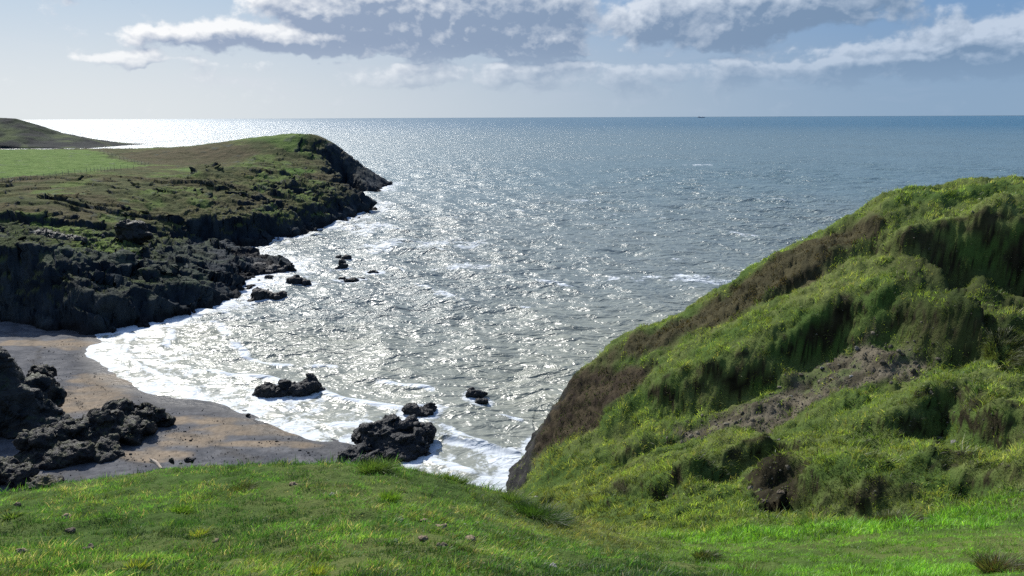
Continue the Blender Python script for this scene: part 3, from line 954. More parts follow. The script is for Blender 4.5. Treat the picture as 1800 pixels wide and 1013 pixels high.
    # a line of broken water over a shoal, right of the middle
    for (u, v, ru, rv) in ((1185, 490, 13, 4.0), (1265, 490, 6, 3), (1160, 455, 5, 2.2), (790, 428, 9, 8), (830, 470, 8, 6), (690, 430, 12, 10), (1240, 290, 14, 9), (650, 400, 9, 12), (1020, 352, 5, 5)):
        c = at_z(u, v)
        q = ((x - c[0]) / ru) ** 2 + ((y - c[1]) / (rv * 1.0)) ** 2
        foam = np.maximum(foam, 0.62 * sstep(q + 2.2 * f1 + 1.6 * f3, 1.4, 0.0))
    foam = np.clip(foam, 0, 1)
    shallow = np.clip(sstep(np.minimum(np.minimum(np.maximum(shore, 0), np.maximum(sn, 0)) + 8 * f2, 400), 60, 5), 0, 1)
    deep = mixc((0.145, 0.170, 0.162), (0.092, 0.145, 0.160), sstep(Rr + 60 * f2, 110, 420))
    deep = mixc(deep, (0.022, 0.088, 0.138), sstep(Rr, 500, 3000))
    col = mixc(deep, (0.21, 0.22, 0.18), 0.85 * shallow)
    amp = (0.25 + 0.75 * calm) * (0.75 + 0.5 * sstep(gust, -.4, .4))
    co = np.stack([x2, y2, z], -1).reshape(-1, 3)
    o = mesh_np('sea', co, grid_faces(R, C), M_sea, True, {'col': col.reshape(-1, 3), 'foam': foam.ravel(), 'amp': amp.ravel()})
    tag(o, 'choppy grey sea glittering under the sun', None, None, 'structure')

# ------------------------------------------------------------------ rocks
def ico(sub=3):
    import bmesh
    bm = bmesh.new()
    bmesh.ops.create_icosphere(bm, subdivisions=sub, radius=1.0)
    v = np.array([p.co[:] for p in bm.verts]); f = np.array([[p.index for p in q.verts] for q in bm.faces])
    bm.free()
    return v, f


ICO_V, ICO_F = ico(3)


def read_mesh(me):
    co = np.empty(len(me.vertices) * 3, np.float32); me.vertices.foreach_get('co', co)
    no = np.empty(len(me.vertices) * 3, np.float32); me.vertices.foreach_get('normal', no)
    return co.reshape(-1, 3).astype(float), no.reshape(-1, 3).astype(float)


def fused(name, lumps, voxel, mat, amp, scale, seed, loc, strata=0.0, flat=0.25):
    """lumps (x, y, z, rx, ry, rz) relative to loc, fused into one craggy body"""
    cs, fs = [], []
    rng = np.random.default_rng(seed)
    for i, (x, y, z, rx, ry, rz) in enumerate(lumps):
        v = ICO_V.copy()
        # boxy, tilted blocks rather than balls
        m = np.abs(v).max(1)[:, None]
        v = v * (1 - flat) + (v / m) * 0.86 * flat
        a = rng.uniform(-0.5, 0.5); ca, sa = math.cos(a), math.sin(a)
        # broken faces: joints cut the block along a few planes
        for q in range(14):
            nrm = rng.normal(size=3); nrm /= np.linalg.norm(nrm)
            dq = v @ nrm - rng.uniform(0.5, 0.85)
            v = v - np.maximum(dq, 0)[:, None] * nrm
        v = v * (rx, ry, rz) * 1.16
        v = np.c_[v[:, 0] * ca - v[:, 1] * sa, v[:, 0] * sa + v[:, 1] * ca, v[:, 2]]
        tx = rng.uniform(-0.2, 0.2)
        v[:, 2] += v[:, 0] * tx
        cs.append(v + (x, y, z)); fs.append(ICO_F + i * len(ICO_V))
    o = mesh_np(name, np.concatenate(cs), np.concatenate(fs), mat)
    md = o.modifiers.new('remesh', 'REMESH')
    md.mode = 'VOXEL'; md.voxel_size = voxel
    dg = bpy.context.evaluated_depsgraph_get()
    me = bpy.data.meshes.new_from_object(o.evaluated_get(dg))
    o.modifiers.clear()
    old = o.data
    o.data = me
    bpy.data.meshes.remove(old)
    me.name = name
    for big in (1, 0):
        co, no = read_mesh(me)
        X, Y, Z = (co + np.array([seed * 3.1, seed * 1.7, 0])).T
        sc = scale * (2.4 if big else 1.0)
        if big:
            d = fbm3(X / sc, Y / sc, Z / (sc * 0.8), 3, seed, 0.5) * 1.5
        else:
            d = fbm3(X / sc, Y / sc, Z / (sc * 0.55), 5, seed + 3, 0.62, ridged=True) * 0.6 - 0.15
        co = co + no * (d * amp)[:, None]
        me.vertices.foreach_set('co', co.astype(np.float32).ravel())
        me.update()
    co, no = read_mesh(me)
    X, Y, Z = (co + np.array([seed * 2.3, seed * 4.1, 0])).T
    dsp = cellplane(X, Y, Z * 1.2, scale * 1.5, seed) * scale * 0.42 + cellplane(X, Y, Z * 1.2, scale * 0.6, seed + 1) * scale * 0.22
    co = co + no * dsp[:, None]
    me.vertices.foreach_set('co', co.astype(np.float32).ravel())
    me.update()
    if not me.materials:
        me.materials.append(mat)
    me.polygons.foreach_set('use_smooth', np.ones(len(me.polygons), bool))
    o.location = loc
    return o


def rock(label, lumps, seed, z0=0.0, mat=None, amp=0.30, scale=1.0, voxel=0.14, name='rock', cat='rock', group=None, foam=0.0, kind=None, flat=0.3):
    """lumps (u, v, up, rx, ry, rz): foot of the lump on the ground z0 as sighted, sizes in sighting units"""
    c0 = at_z(np.mean([l[0] for l in lumps]), np.mean([l[1] for l in lumps]), z0)
    L = []
    for (u, v, up, rx, ry, rz) in lumps:
        p = at_z(u, v, z0)
        s = math.sqrt(p[0] ** 2 + p[1] ** 2 + (H - z0) ** 2) / FPX
        L.append((p[0] - c0[0], p[1] - c0[1], up * s, rx * s, ry * s, rz * s))
        if foam:
            ROCK_FOAM.append((p[0], p[1], max(rx, ry) * s * foam))
    o = fused(name, L, voxel, mat or M_rock, amp, scale, seed, tuple(c0), flat=flat)
    return tag(o, label, cat, group, kind)


SEA_G = 'dark rocks standing in the water of the cove'
rock('largest black craggy rock standing where the beach meets the waves, just above the grass edge',
     [(694, 790, 8, 58, 36, 32), (672, 783, 26, 34, 24, 20), (690, 778, 30, 22, 18, 16), (716, 780, 26, 30, 22, 20), (744, 782, 4, 18, 24, 24), (646, 782, 10, 26, 20, 16), (624, 806, 0, 22, 20, 14), (640, 795, 4, 30, 24, 18), (655, 808, 0, 40, 18, 10), (710, 800, 2, 46, 22, 16), (704, 776, 24, 18, 14, 18)],
     1, amp=0.36, scale=1.1, group=None, foam=0.9, voxel=0.11)
rock('long black rock with two humps in the white surf off the beach',
     [(484, 693, 4, 32, 16, 16), (525, 691, 4, 38, 16, 17), (506, 691, 8, 20, 13, 16), (550, 688, 6, 18, 13, 19), (462, 691, 1, 14, 10, 10)],
     2, amp=0.3, scale=0.9, foam=0.9, voxel=0.12, group=SEA_G)
rock('low jagged black rock right behind the largest rock',
     [(735, 728, 0, 30, 16, 13), (722, 728, 6, 12, 10, 12), (752, 724, 4, 14, 10, 12)], 3, amp=0.22, scale=0.7, foam=0.9, voxel=0.1, group=SEA_G)
rock('pair of low wet slabs awash alone in open water right of the beach',
     [(838, 696, 1, 20, 10, 10), (850, 705, 0, 12, 8, 6), (828, 692, 2, 8, 7, 7)], 4, amp=0.18, scale=0.6, foam=0.7, voxel=0.1, group=SEA_G)
rock('flat topped blocky black rock nearest the headland foot, off its lower cliffs',
     [(455, 526, 3, 19, 12, 11), (483, 525, 2, 17, 11, 10), (442, 527, 0, 10, 9, 5)], 5, amp=0.42, scale=1.6, foam=0.8, voxel=0.2, group=SEA_G, flat=0.6)
rock('rounded dome shaped black rock off the tip of the near outcrop',
     [(526, 498, 2, 15, 11, 12), (513, 499, 0, 12, 9, 6), (540, 499, 0, 9, 9, 7)], 6, amp=0.4, scale=1.6, foam=0.8, voxel=0.2, group=SEA_G)
rock('small pointed cone of rock farther out in the glitter',
     [(602, 471, 1, 10, 7, 7), (602, 470, 6, 6, 5, 8)], 7, amp=0.3, scale=1.2, foam=0.8, voxel=0.16, group=SEA_G)
rock('small broken rock just behind the pointed cone',
     [(611, 455, 1, 8, 5, 5), (596, 452, 0, 4, 3, 3)], 8, amp=0.35, scale=0.9, foam=0.8, voxel=0.16, group=SEA_G)
rock('low dark rock farthest right of the far cluster in the glitter',
     [(656, 480, 0, 11, 6, 4), (648, 480, 0, 9, 5, 2.5)], 9, amp=0.25, scale=0.9, foam=0.8, voxel=0.15, group=SEA_G)
rock('thin ragged rock barely above the waves below the pointed cone',
     [(617, 494, 0, 12, 6, 4.5), (600, 490, 0, 9, 5, 3), (632, 491, 0, 9, 4, 3)], 10, amp=0.25, scale=0.8, foam=0.8, voxel=0.14, group=SEA_G)
rock('tiny rock between the dome shaped rock and the outcrop shelf',
     [(472, 490, 1, 7, 5, 5), (478, 488, 0, 5, 4, 3)], 11, amp=0.25, scale=0.8, foam=0.7, voxel=0.14, group=SEA_G)
rock('tiny low rock left of the dome shaped rock, closest to the outcrop',
     [(456, 497, 0, 8, 5, 3)], 12, amp=0.25, scale=0.8, foam=0.7, voxel=0.14, group=SEA_G)
rock('round black boulder at the waterline against the cliffs of the near outcrop',
     [(388, 520, 6, 14, 12, 14), (375, 524, 2, 12, 10, 10)], 13, amp=0.4, scale=1.6, foam=0.6, voxel=0.2)
rock('flat dark shelf of rock running out from the near outcrop',
     [(455, 474, 2, 26, 18, 7), (480, 476, 0, 24, 14, 7), (430, 470, 4, 22, 20, 10), (497, 476, 0, 12, 9, 4)], 14, amp=0.5, scale=1.8, foam=0.8, voxel=0.22)
# on the beach
rock('long jagged reef of black boulders lying across the shingle beach',
     [(286, 738, 0, 15, 16, 12), (262, 742, 6, 22, 22, 24), (236, 748, 6, 24, 25, 28), (214, 748, 10, 26, 24, 32), (190, 764, 12, 30, 28, 32), (158, 776, 8, 25, 28, 28), (118, 782, 10, 26, 28, 30),
      (136, 770, 10, 24, 24, 28), (85, 798, 8, 30, 30, 30), (62, 800, 10, 24, 25, 26), (42, 820, 0, 26, 22, 14), (150, 800, 0, 46, 28, 16), (222, 768, 4, 38, 32, 22), (92, 815, 4, 50, 30, 20), (250, 758, 2, 24, 24, 18), (180, 785, 2, 50, 30, 18)],
     15, z0=0.9, mat=M_rockdry, amp=0.42, scale=1.15, voxel=0.13, cat='rock')
rock('steep dark rock buttress rising at the left edge of the beach',
     [(-50, 742, 40, 104, 84, 82), (2, 740, 26, 60, 54, 60), (20, 748, 14, 54, 44, 46), (44, 736, 2, 42, 36, 46), (70, 742, 0, 28, 24, 30), (-20, 745, 6, 96, 56, 50), (40, 755, 0, 46, 34, 20), (-120, 740, 60, 90, 85, 100), (96, 745, 0, 13, 13, 10)],
     16, z0=1.0, mat=M_cliffrock, amp=0.5, scale=2.4, voxel=0.2, cat='cliff')
rock('low dark spur of rock poking out behind the left buttress',
     [(72, 672, 6, 18, 20, 18), (86, 674, 0, 12, 14, 9)], 17, z0=1.0, mat=M_rockdry, amp=0.4, scale=1.2, voxel=0.14)
rock('dark boulder pile in the bottom left corner of the beach, behind the mossy rock',
     [(12, 840, 2, 24, 20, 16), (38, 842, 0, 20, 16, 12), (5, 826, 2, 26, 16, 12), (-20, 845, 4, 30, 20, 20)], 18, z0=1.6, mat=M_rockdry, amp=0.28, scale=0.9, voxel=0.1)
M_mossrock = rock_material('mossy_shore_rock', (0.05, 0.048, 0.042), (0.11, 0.10, 0.08), (0.12, 0.11, 0.03), 2.2)
rock('mossy ochre rock half hidden behind the edge of the near grass',
     [(75, 862, 4, 30, 20, 20), (55, 868, 0, 24, 18, 14), (95, 864, 0, 14, 14, 14)], 19, z0=1.6, mat=M_mossrock, amp=0.26, scale=0.8, voxel=0.09)
rock('small dark rock at the very left below the boulder pile',
     [(2, 880, 0, 20, 16, 12)], 20, z0=1.6, mat=M_rockdry, amp=0.22, scale=0.8, voxel=0.09)
rock('small upright dark stone on the shingle right of the driftwood log',
     [(302, 812, 2, 4.5, 3.5, 5)], 21, z0=1.7, mat=M_rockdry, amp=0.04, scale=0.25, voxel=0.035, name='stone', cat='stone')
rock('low dark stone with weed farthest right on the shingle',
     [(331, 808, 0, 8, 5, 4), (338, 809, 0, 6, 4, 3)], 22, z0=1.7, mat=M_rock, amp=0.06, scale=0.3, voxel=0.04, name='stone', cat='stone')
rock('small dark stone at the wet edge of the wash below the long humped rock',
     [(436, 730, 0, 5, 3, 2.5)], 23, z0=0.15, mat=M_rock, amp=0.05, scale=0.3, voxel=0.04, name='stone', cat='stone')


def head_hit(u, v, lo, hi):
    Ds = np.linspace(lo, hi, 500)
    d = ray(u, v); t = Ds / d[1]
    xs, zs = d[0] * t, H + d[2] * t
    g = headland_height(xs, Ds)[0] - zs
    i = np.where(g > 0)[0]
    i = i[0] if len(i) else 0
    return xs[i], Ds[i], zs[i]


def head_rock(label, u, v, lo, hi, lumps, seed, **kw):
    p = head_hit(u, v, lo, hi)
    s = math.sqrt(p[0] ** 2 + p[1] ** 2 + 400) / FPX
    L = [(a * s, b * s, c * s, rx * s, ry * s, rz * s) for a, b, c, rx, ry, rz in lumps]
    o = fused('boulder', L, 0.22, M_cliffrock, kw.get('amp', 0.35), kw.get('scale', 2.0), seed, (p[0], p[1], p[2]))
    return tag(o, label, 'boulder', kw.get('group'))


head_rock('big rounded boulder standing on the near outcrop below the long shaded cliff', 232, 424, 110, 175, [(0, 4, 12, 22, 18, 17), (4, 6, 6, 24, 18, 12)], 31, amp=0.25)
head_rock('broad hump of grey rock left of the rounded boulder on the outcrop', 95, 420, 110, 175, [(0, 8, -4, 34, 20, 14), (-20, 8, -4, 24, 16, 10), (28, 8, -3, 22, 14, 9)], 32, amp=0.6)

# ------------------------------------------------------------------ grass
def hill_sample(n, rng, rmin, rmax, a0=-46, a1=46):
    """points spread evenly over the view of the hillside mesh; returns position, normal and masks"""
    azs, rr = HILL['azs'], HILL['rr']
    c = np.interp(np.radians(rng.uniform(a0, a1, n)), azs, np.arange(len(azs)))
    r = np.interp(np.exp(rng.uniform(math.log(rmin), math.log(rmax), n)), rr, np.arange(len(rr)))
    return c, r


def hill_eval(c, r):
    c = np.clip(c, 0, len(HILL['azs']) - 1.001); r = np.clip(r, 0, len(HILL['rr']) - 1.001)
    ci = c.astype(int); ri = r.astype(int); cf = (c - ci)[:, None]; rf = (r - ri)[:, None]
    g = HILL['co']
    p = (g[ri, ci] * (1 - cf) + g[ri, ci + 1] * cf) * (1 - rf) + (g[ri + 1, ci] * (1 - cf) + g[ri + 1, ci + 1] * cf) * rf
    return p, HILL['n'][ri, ci], {k: HILL[k][ri, ci] for k in ('soil', 'heath', 'rock', 'f1', 'f3', 'steep', 'brink', 'face')}


def in_view(p, mu=60, mt=60, mb=80):
    q = (p - np.array([0, 0, H])) @ MW
    u = 900 + FPX * q[:, 0] / -q[:, 2]; v = 506.5 - FPX * q[:, 1] / -q[:, 2]
    return (q[:, 2] < 0) & (u > -mu) & (u < 1800 + mu) & (v < 1013 + mb) & (v > -mt), u, v


def blades(name, base, direc, lean, length, width, col, mat, seg=2, parent=None, rng=RNG):
    """a mesh of curved blades: base point, growing direction, lean vector (droop), length, width, colour"""
    n = len(base)
    view = rng.normal(size=(n, 3)); view[:, 2] *= 0.15
    side = np.cross(direc, view); side /= np.linalg.norm(side, axis=1)[:, None] + 1e-9
    ts = np.linspace(0, 1, seg + 1)
    rows = []
    cols = []
    for i, t in enumerate(ts):
        c = base + direc * (length * t)[:, None] + lean * (length * t * t)[:, None]
        w_ = width * (1 - t) ** 0.6 * (0.75 + 0.5 * t)
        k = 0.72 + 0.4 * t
        if i < seg:
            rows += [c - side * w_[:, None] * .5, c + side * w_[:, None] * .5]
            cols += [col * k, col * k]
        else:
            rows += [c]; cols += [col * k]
    V = 2 * seg + 1
    co = np.stack(rows, 1).reshape(-1, 3)
    cc = np.stack(cols, 1).reshape(-1, 3)
    off = (np.arange(n) * V)[:, None]
    quads = [off + np.array([[2 * i, 2 * i + 1, 2 * i + 3, 2 * i + 2]]) for i in range(seg - 1)]
    tri = off + np.array([[2 * seg - 2, 2 * seg - 1, 2 * seg]])
    fs = ([np.concatenate(quads)] if quads else []) + [tri]
    return mesh_np(name, co, fs, mat, True, {'col': cc}, parent)


PAL = np.array([(0.072, 0.165, 0.032), (0.098, 0.225, 0.040), (0.150, 0.265, 0.048), (0.21, 0.27, 0.065), (0.036, 0.088, 0.022), (0.38, 0.33, 0.17), (0.14, 0.18, 0.055), (0.10, 0.065, 0.035)])


def grass_field(name, label, nclump, per, rmin, rmax, Lr, Wr, seed, near, seg):
    rng = np.random.default_rng(seed)
    c, r = hill_sample(nclump, rng, rmin, rmax)
    p, nn, mk = hill_eval(c, r)
    ok, u, v = in_view(p)
    toc = np.array([0, 0, H]) - p
    toc /= np.linalg.norm(toc, axis=1)[:, None]
    facing = (nn * toc).sum(1)
    ok &= (facing > -0.12) & (p[:, 2] > 1.0)
    hill = sstep(p[:, 1], 22, 27)
    bare = np.clip(mk['soil'] * (1.0 - 0.42 * mk['face']) + mk['rock'] * 0.95, 0, 1) * np.where(mk['brink'] > 0.55, 0.35, 1.0)
    ok &= rng.uniform(size=nclump) > bare * 0.86
    if near:
        ok &= rng.uniform(size=nclump) > sstep(p[:, 1], 24, 30)
    else:
        ok &= rng.uniform(size=nclump) < sstep(p[:, 1] + 0 * p[:, 0], 20, 27)
    c, r = c[ok], r[ok]
    mk = {k: a[ok] for k, a in mk.items()}; pc = p[ok]
    m = len(c)
    X, Y = pc[:, 0], pc[:, 1]
    # clump character
    ZZ = pc[:, 2]
    t1 = fbm3(X / 2.0, Y / 2.0, ZZ / 1.2, 4, 301); t2 = fbm3(X / 6, Y / 6, ZZ / 4, 3, 305); t3 = fbm3(X / 0.7, Y / 0.7, ZZ / 0.5, 3, 309)
    heath = (mk['heath'] > 0.5)
    lenm = np.clip(1 + 2.0 * t3 + 1.1 * t1, 0.25, 2.8) * (1 + 0.7 * mk['brink'])
    idx = np.zeros(m, int)
    ru = rng.uniform(size=m)
    val = t2 * 1.1 + t1 * 0.8 + (ru - 0.5) * 0.75
    idx = np.where(val < -0.20, 4, np.where(val < 0.0, 0, np.where(val < 0.30, 1, np.where(val < 0.52, 2, 3))))
    idx = np.where((rng.uniform(size=m) < 0.10 + 0.18 * (t3 > 0.2)) & (val > 0), 5, idx)
    idx = np.where(rng.uniform(size=m) < 0.12, 6, idx)
    colc = PAL[idx]
    # brighter, fresher grass on the floor of the gully; dry yellow grass down its left branch
    flat = sstep(X, 2, 6) * sstep(Y, 28, 24)
    dry = np.exp(-((X - (2.2 + 0.06 * (Y - 24))) / 2.6) ** 2) * sstep(Y, 14, 19)
    hillf = sstep(Y, 24, 30)
    colc = mixc(colc, np.array([0.17, 0.36, 0.036]) * (0.8 + 0.5 * ru)[:, None], 0.85 * flat)
    colc = mixc(colc, np.array([0.20, 0.18, 0.06]) * (0.7 + 0.6 * ru)[:, None], np.clip(0.7 * dry, 0, .75))
    colc = mixc(colc, np.array([0.30, 0.35, 0.07]) * (0.5 + 1.0 * ru)[:, None], 0.5 * hillf)
    lowh = sstep(X, 12, 6)
    hc = mixc(mixc(np.array([0.046, 0.034, 0.018]), np.array([0.042, 0.046, 0.026]), lowh) * (0.5 + ru)[:, None], mixc(np.array([0.065, 0.055, 0.028]), np.array([0.05, 0.068, 0.032]), lowh), np.clip(ru * 1.6 - .6 + 1.5 * t3 + t1, 0, 1))
    colc = colc * np.clip(1 + 1.6 * fbm3(X / 1.1, Y / 1.1, ZZ / 0.7, 3, 321) + 0.7 * t1 + 0.3 * rng.normal(size=m), 0.35, 1.75)[:, None]
    colc = mixc(colc, np.array([0.036, 0.052, 0.018]) * (0.5 + ru)[:, None], 0.9 * np.clip(mk['face'] - 0.6 * mk['brink'], 0, 1))  # shade of the steep scarp faces is painted into the blade colour
    bram = sstep(fbm3(X / 1.9, Y / 1.9, ZZ / 1.2, 4, 331) + 0.15 * (ru - .5), 0.16, 0.3) * hillf
    colc = mixc(colc, np.array([0.042, 0.085, 0.026]) * (0.6 + 0.8 * ru)[:, None], 0.8 * bram)
    colc = np.where(heath[:, None], hc, colc)
    rep = np.repeat(np.arange(m), per)
    nb = len(rep)
    dist = np.hypot(pc[:, 0], pc[:, 1])
    spread = (0.06 if near else 0.14)
    # jitter in mesh index space so that blades root on the surface
    dc = rng.normal(size=nb) * spread / (dist[rep] * (HILL['azs'][1] - HILL['azs'][0]))
    dr = rng.normal(size=nb) * spread * 1.3 / (dist[rep] * math.log(HILL['rr'][1] / HILL['rr'][0]))
    P, N, _ = hill_eval(c[rep] + dc, r[rep] + dr)
    wdir = np.array([0.75, -0.35, 0.0])
    ang = rng.uniform(0, 2 * np.pi, m)
    cl = np.stack([np.cos(ang), np.sin(ang), np.zeros(m)], 1) * 0.45 + wdir * (0.35 + 0.3 * t2)[:, None]
    down = N * np.array([1, 1, 0]) * (1 + 0.8 * mk['brink'][rep])[:, None]
    jit = rng.normal(size=(nb, 3)) * np.array([0.42, 0.42, 0.18])
    hb = heath[rep]
    direc = np.array([0, 0, 1.0]) + 0.45 * N + jit * np.where(hb, 1.5, 1.0)[:, None]
    direc /= np.linalg.norm(direc, axis=1)[:, None]
    lean = cl[rep] * 0.6 + down * 0.25 + np.array([0, 0, -0.25]) + rng.normal(size=(nb, 3)) * 0.15
    lean *= np.where(hb, 0.2, 1.0)[:, None]
    L = rng.uniform(Lr[0], Lr[1], nb) * lenm[rep]
    L = np.where(hb, L * 0.42, L) * (1 - 0.35 * mk['face'][rep])
    Wd = rng.uniform(Wr[0], Wr[1], nb) * np.where(hb, 2.2, 1.0) * (1 + 0.8 * bram[rep])
    col = colc[rep] * rng.uniform(0.7, 1.3, nb)[:, None] * np.array([1, 1, 1]) 
    col[:, 0] *= rng.uniform(0.85, 1.25, nb)
    P = P - N * 0.02
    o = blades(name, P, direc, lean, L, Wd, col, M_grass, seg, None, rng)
    return tag(o, label, None, None, 'stuff')


grass_field('bank_grass', 'short green and yellow grass covering the near bank', 66000, 8, 7.0, 34, (0.05, 0.15), (0.007, 0.016), 401, True, 3)
grass_field('hillside_grass', 'rough tufted grass and heather covering the hillside', 66000, 12, 20, 92, (0.12, 0.32), (0.018, 0.036), 402, False, 2)


def tussock(label, u, v, lo, hi, height, radius, n, palette, seed, width=0.012, upright=0.6, name='grass_tussock', cat='tussock', lean=(0.3, -0.1)):
    p = hit(u, v, lo, hi)
    x0, y0 = p
    rng = np.random.default_rng(seed)
    a = rng.uniform(0, 2 * np.pi, n); rr_ = radius * np.sqrt(rng.uniform(0, 1, n)) * 0.55
    bx, by = rr_ * np.cos(a), rr_ * np.sin(a)
    zz = near_height(x0 + bx, y0 + by)[0]
    z0 = near_height(np.array([x0]), np.array([y0]))[0][0]
    base = np.stack([bx, by, zz - z0 - 0.03], 1)
    outw = np.stack([np.cos(a), np.sin(a), np.zeros(n)], 1) * (rr_ / radius)[:, None]
    d = outw * (1.1 - upright) * 1.6 + np.array([0, 0, 1.0]) + rng.normal(size=(n, 3)) * 0.18
    d /= np.linalg.norm(d, axis=1)[:, None]
    ln = outw * 0.7 + np.array([lean[0], lean[1], -0.35]) + rng.normal(size=(n, 3)) * 0.15
    pal = np.array(palette)
    col = pal[rng.integers(0, len(pal), n)] * rng.uniform(0.7, 1.3, n)[:, None]
    o = blades(name, base, d, ln * (1.1 - 0.6 * upright), height * rng.uniform(0.55, 1.1, n), np.full(n, width) * rng.uniform(.7, 1.3, n), col, M_grass, 4, None, rng)
    o.location = (x0, y0, z0)
    return tag(o, label, cat)


G1 = [(0.05, 0.10, 0.02), (0.08, 0.14, 0.025), (0.13, 0.17, 0.05)]
G2 = [(0.11, 0.20, 0.02), (0.15, 0.24, 0.03), (0.09, 0.17, 0.02)]
G3 = [(0.20, 0.17, 0.07), (0.14, 0.13, 0.05), (0.10, 0.12, 0.04), (0.24, 0.13, 0.06)]
G4 = [(0.11, 0.065, 0.03), (0.15, 0.09, 0.04), (0.07, 0.06, 0.03)]
G5 = [(0.22, 0.26, 0.03), (0.17, 0.23, 0.03), (0.26, 0.25, 0.06)]
G6 = [(0.07, 0.085, 0.025), (0.10, 0.10, 0.035), (0.055, 0.075, 0.02)]
tussock('tall dark green tussock on the bank edge below the largest rock', 660, 830, 12, 30, 0.5, 0.7, 1500, G1, 501, 0.012, 0.6)
tussock('yellow and rust coloured tussock at the right corner of the bank edge', 828, 850, 12, 30, 0.42, 0.7, 900, G3, 502, 0.012, 0.6)
tussock('green tussock on the bank edge between the tall dark one and the rusty one', 800, 845, 12, 30, 0.42, 0.5, 700, G1, 503, 0.012, 0.7)
tussock('bright green broad leaved tuft on the bank below the tall dark tussock', 685, 880, 10, 25, 0.38, 0.3, 200, G2, 504, 0.022, 0.8)
tussock('large olive mound of grass on the floor of the gully', 1575, 918, 14, 40, 0.55, 0.95, 2200, G6, 505, 0.016, 0.3)
tussock('dark rusty mound of grass in the bottom right corner', 1762, 1005, 9, 40, 0.5, 0.62, 1800, G4[:1] + G6 + G6, 506, 0.012, 0.35)
tussock('rust brown tuft at the bottom edge right of the middle', 1322, 1010, 9, 40, 0.3, 0.34, 700, G4, 507, 0.011, 0.4)
tussock('dark weedy clump left of the rust brown tuft', 1240, 985, 9, 40, 0.26, 0.42, 700, G1[:1] + G6, 508, 0.02, 0.5)
tussock('yellow green tuft in the middle of the bank turf', 350, 940, 8, 25, 0.26, 0.2, 160, G5, 509, 0.016, 0.7)
tussock('bright yellow tuft of grass at the bottom edge on the left', 240, 1005, 7, 25, 0.26, 0.16, 130, G5, 510, 0.014, 0.8)
tussock('bright green tuft in the turf left of the middle tuft', 320, 898, 8, 25, 0.26, 0.3, 260, G2, 511, 0.014, 0.6)
tussock('pale yellow tuft at the bottom edge near the middle', 560, 1008, 7, 25, 0.24, 0.16, 130, G5, 512, 0.012, 0.8)
tussock('dark matted tuft in the turf under the brown bare patch', 425, 856, 10, 28, 0.22, 0.5, 700, G6, 513, 0.010, 0.3)
tussock('leafy green weed at the left edge of the bank', 22, 912, 8, 28, 0.2, 0.32, 160, G1, 514, 0.035, 0.4, 'leafy_weed', 'weed')
tussock('long shaggy pale grass mound hanging over the dark hollow at the right edge', 1770, 590, 20, 60, 0.6, 1.6, 3600, G6 + G1[2:], 515, 0.02, 0.3)
tussock('dark grassy overhang crest between bank and gully', 950, 912, 12, 40, 0.6, 1.1, 2200, [(0.03, 0.06, 0.014), (0.05, 0.10, 0.02)], 516, 0.014, 0.45)
tussock('dark green tussock on the bank edge left of the overhang crest', 905, 882, 12, 40, 0.4, 0.6, 1000, G1, 517, 0.014, 0.45)

# ------------------------------------------------------------------ clods of dry earth and stones in the turf
M_clod = plain('dry_earth_clod', (0.20, 0.15, 0.095), 0.95, 0.3, 25, 0.02)
M_cloddark = plain('dark_earth_clod', (0.085, 0.068, 0.045), 0.95, 0.3, 25, 0.02)
M_stone = plain('pale_grey_stone', (0.24, 0.23, 0.21), 0.8, 0.25, 12, 0.01)
M_stonedk = plain('grey_stone', (0.12, 0.115, 0.105), 0.8, 0.3, 12, 0.01)


def clod(label, u, v, rpx, mat, seed, name='earth_clod', cat='clod', lo=7, hi=60, group=None, lumps=3, tall=0.55):
    x, y = hit(u, v, lo, hi)
    z = near_height(np.array([x]), np.array([y]))[0][0]
    s = math.sqrt(x * x + y * y + (H - z) ** 2) / FPX
    rng = np.random.default_rng(seed)
    r = rpx * s * 0.82
    L = []
    for i in range(lumps):
        a = rng.uniform(0, 6.28)
        q = r * (0.0 if i == 0 else 0.6)
        k = 1.0 if i == 0 else rng.uniform(0.4, 0.7)
        L.append((q * math.cos(a), q * math.sin(a), r * 0.1, r * k * 0.8, r * k * 0.75, r * k * tall))
    o = fused(name, L, r / 9, mat, r * 0.3, r * 0.55, seed, (x, y, z + r * 0.02))
    return tag(o, label, cat, group)


